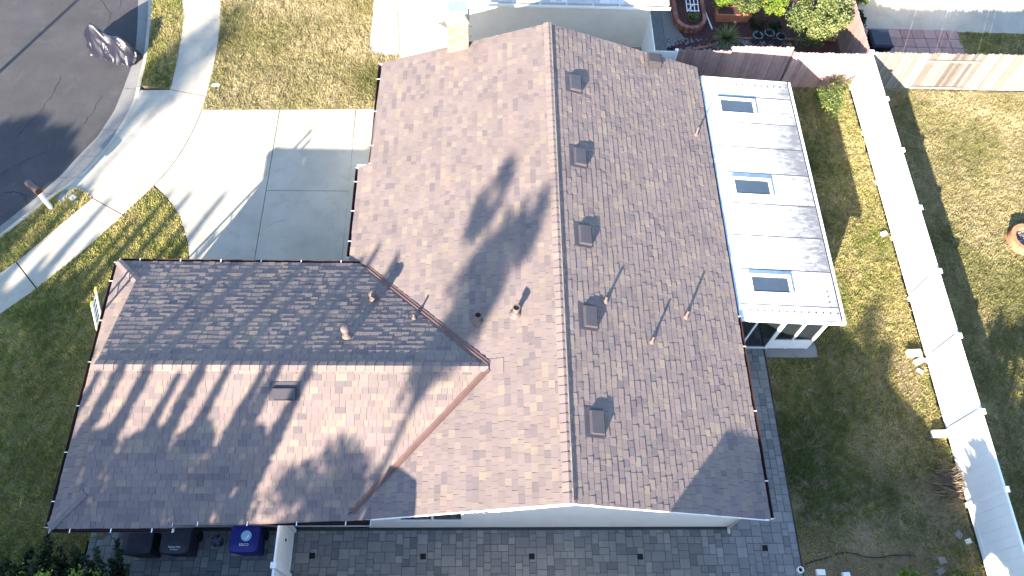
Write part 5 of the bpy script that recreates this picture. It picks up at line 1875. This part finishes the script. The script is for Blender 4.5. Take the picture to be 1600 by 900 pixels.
def palm(loc, h, nf, L_, label, seed, lean=(0, 0), skirt=0.0, wd=.5, droop=1.0, stiff=False, leaf_w=.022):
    rg = np.random.default_rng(seed)
    t = thing("palm_tree", loc, label, "tree", "trees outside the picture")
    top = np.array([loc[0] + lean[0], loc[1] + lean[1], h])
    MB().tube([loc, (loc[0] + lean[0] * .4, loc[1] + lean[1] * .4, h * .5), tuple(top)], [.24, .17, .15], 10).build("trunk", m_bark, t)
    V, T = [], []
    for k in range(nf):
        a = 2 * math.pi * k / nf + rg.normal(0, .15)
        el = rg.uniform(-.35, 1.25)
        l = L_ * rg.uniform(.8, 1.1)
        pts = []
        for q in range(13):
            f_ = q / 12
            r_ = l * f_ * math.cos(el) * (1 - .12 * f_)
            z = l * (f_ * math.sin(el) - droop * .42 * f_ ** 2)
            pts.append(top + np.array([math.cos(a) * r_, math.sin(a) * r_, z]))
        for q in range(12):
            p, p2 = pts[q], pts[q + 1]
            d = (p2 - p)
            sd = np.array([-math.sin(a), math.cos(a), 0])
            V.append([p - sd * .02, p + sd * .02, p2 + sd * .016, p2 - sd * .016])
            T.append(.2)
            for rep in range(3):
                pp = p + d * rep / 3
                f_ = (q + rep / 3) / 12
                ll = wd * (1 - abs(f_ - .45) * 1.3) * rg.uniform(.8, 1.1)
                if ll < .05:
                    continue
                for sg in (-1, 1):
                    e = pp + sd * sg * ll * .75 + d / np.linalg.norm(d) * ll * .55 + np.array([0, 0, -ll * .35])
                    w_ = d / np.linalg.norm(d) * leaf_w
                    V.append([pp - w_, pp + w_, e + w_ * .2, e - w_ * .2])
                    T.append(rg.random())
    npmesh("fronds", m_palm, np.array(V), 4, T, t)
    if skirt:
        V, T = [], []
        for k in range(900):
            a = rg.uniform(0, 6.28)
            z = h - rg.uniform(0, skirt)
            r_ = rg.uniform(.3, .75) * (1 - .45 * (h - z) / skirt)
            p = np.array([top[0], top[1], z])
            e = p + np.array([math.cos(a) * r_, math.sin(a) * r_, -rg.uniform(.3, .7)])
            sd = np.array([-math.sin(a), math.cos(a), 0]) * .07
            V.append([p - sd * .2, p + sd * .2, e + sd, e - sd])
            T.append(rg.random())
        npmesh("skirt", m_drypalm, np.array(V), 4, T, t)
    return t


slim = tree("slender_tree", (-10.9, -12.0, 0), 14.9, (.85, .85, 1.45), 1900, .18, "slender tall tree whose brushy shadow crosses the main roof", 46, clumps=30, clump_r=.36, zc=13.0, ts=.5)
rgs = np.random.default_rng(77)
for (cx_, cy_, cz_, rx_, rz_, nn_) in ((-11.85, -12.0, 14.1, .58, .95, 850), (-10.5, -12.1, 14.0, .58, 1.0, 850), (-11.1, -11.9, 11.9, .45, .7, 170)):
    c, ti = crown_points((cx_, cy_, cz_), (rx_, rx_, rz_), nn_, rgs, 12, .42, .2)
    npmesh("branch_tuft", m_leaf, leaf_quads(c, nn_, .16, .6, rgs), 4, ti, slim)


ORD = ('first second third fourth fifth sixth seventh eighth ninth tenth eleventh twelfth thirteenth fourteenth fifteenth sixteenth seventeenth eighteenth nineteenth twentieth '
       'twenty-first twenty-second twenty-third twenty-fourth twenty-fifth twenty-sixth twenty-seventh twenty-eighth').split()


def cypress(x, y, h, r0, seed, label, blunt=False):
    rg = np.random.default_rng(seed)
    t = thing("cypress_tree", (x, y, 0), label, "tree", "row of cypresses outside the picture")
    n = int(1500 + 130 * h) * (2 if blunt else 1)
    f_ = rg.random(n) ** .85
    z = .25 + f_ * (h - .25)
    rr_ = r0 * np.where(f_ < .25, .75 + f_, np.clip((1 - f_) / .75, 0, 1) ** .85) * (.8 + .35 * np.sin(z * 2.3 + seed) ** 2)
    if blunt:
        rr_ = r0 * np.clip((1 - f_) / .14, 0, 1) ** .6 * (.85 + .2 * np.sin(z * 1.9 + seed))
    a = rg.uniform(0, 6.2832, n)
    q = rr_ * np.sqrt(rg.random(n))
    c = np.stack([x + q * np.cos(a), y + q * np.sin(a), z], 1)
    npmesh("crown", m_leaf_dark, leaf_quads(c, n, .19, .55, rg), 4, rg.random(n), t)
    MB().tube([(x, y, 0), (x, y, h * .8)], [.12, .03], 8).build("trunk", m_bark, t)


k = 0
x = -10.0
rgc = np.random.default_rng(21)
while x > -23.6:
    right = x > -15.2
    h = rgc.uniform(8.5, 9.7) if right else rgc.uniform(7.3, 8.5)
    cypress(x, -4.2 + .25 * math.sin(k * 2.1), h, .5, 60 + k, "dark pointed cypress, %s from the house end of the front row, seen by its shadow" % ORD[k])
    x -= rgc.uniform(.5, .78)
    k += 1
for q in range(11):
    x = -10.95 - q * 1.25
    cypress(x, -5.2 + .2 * math.sin(q * 1.7), 8.15 if x > -15.2 else 7.4, 1.1, 160 + q, "broad blunt cypress, %s from the house end of the back row, seen by its shadow" % ORD[q], True)
tree("shade_tree", (-27.4, -12.0, 0), 15.2, (1.3, 1.2, 1.5), 1500, .2, "tall airy tree whose faint shadow mottles the upper sidewalk", 50, clumps=24, clump_r=.4, zc=13.9)
tree("shade_tree", (-10.9, -10.0, 0), 10.2, (1.7, 1.3, .9), 1900, .19, "round headed tree whose soft shadow lies by the valley", 43, zc=9.05, ts=.5)
tree("shade_tree", (.2, -14.0, 0), 11.0, (1.1, 1.0, 1.3), 1500, .2, "airy tree whose shadow tips reach the back lawn", 52, zc=9.5, ts=.5)
tree("shade_tree", (-24.6, -1.0, 0), 8.3, (2.3, 1.9, 1.5), 15000, .24, "leafy tree shading the street at the left edge", 44, clumps=50, zc=6.7)
tree("shade_tree", (11.2, -1.0, 0), 5.4, (1.4, 1.2, 1.4), 5000, .2, "leafy tree shading the right hand yard", 45)
tree("shade_tree", (13.2, -3.6, 0), 5.6, (1.7, 1.4, 1.5), 5000, .2, "second leafy tree shading the right hand yard", 49)
hd = thing("added_hedge", (-6.9, .5, 0), "tall unseen hedge on the south boundary shading the bins", "added_hedge")  # unseen leafy screen, added to keep the sun off patio and bins
hr = np.random.default_rng(51)
c = np.stack([hr.uniform(-11.0, -1.4, 13000), 1.0 + hr.normal(0, .22, 13000), hr.uniform(.05, 3.4, 13000)], 1)
npmesh("foliage", m_leaf_dark, leaf_quads(c, 13000, .16, .6, hr), 4, hr.random(13000), hd)
MB().box(-10.8, -1.6, .95, 1.05, .0, 3.1).build("stems", m_bark, hd)  # solid core of the added screen, not separate stems
pl_ = thing("street_light", (-21.1, 13.2, -.1), "slim street light pole left of the picture", "lamp post")
MB().tube([(-21.1, 13.2, -.12), (-21.1, 13.2, 6.0)], [.09, .05], 10).build("pole", m_galv, pl_)
MB().tube([(-21.1, 13.2, 5.9), (-21.4, 13.5, 6.2), (-22.3, 14.2, 6.25)], .035, 8).build("arm", m_galv, pl_)
MB().hexa([(-22.7, 14.4, 6.20), (-22.3, 14.0, 6.20), (-22.15, 14.2, 6.20), (-22.55, 14.6, 6.20)], [(-22.65, 14.4, 6.3), (-22.3, 14.07, 6.3), (-22.2, 14.2, 6.3), (-22.55, 14.52, 6.3)]).build("lamp_head", m_galv, pl_)
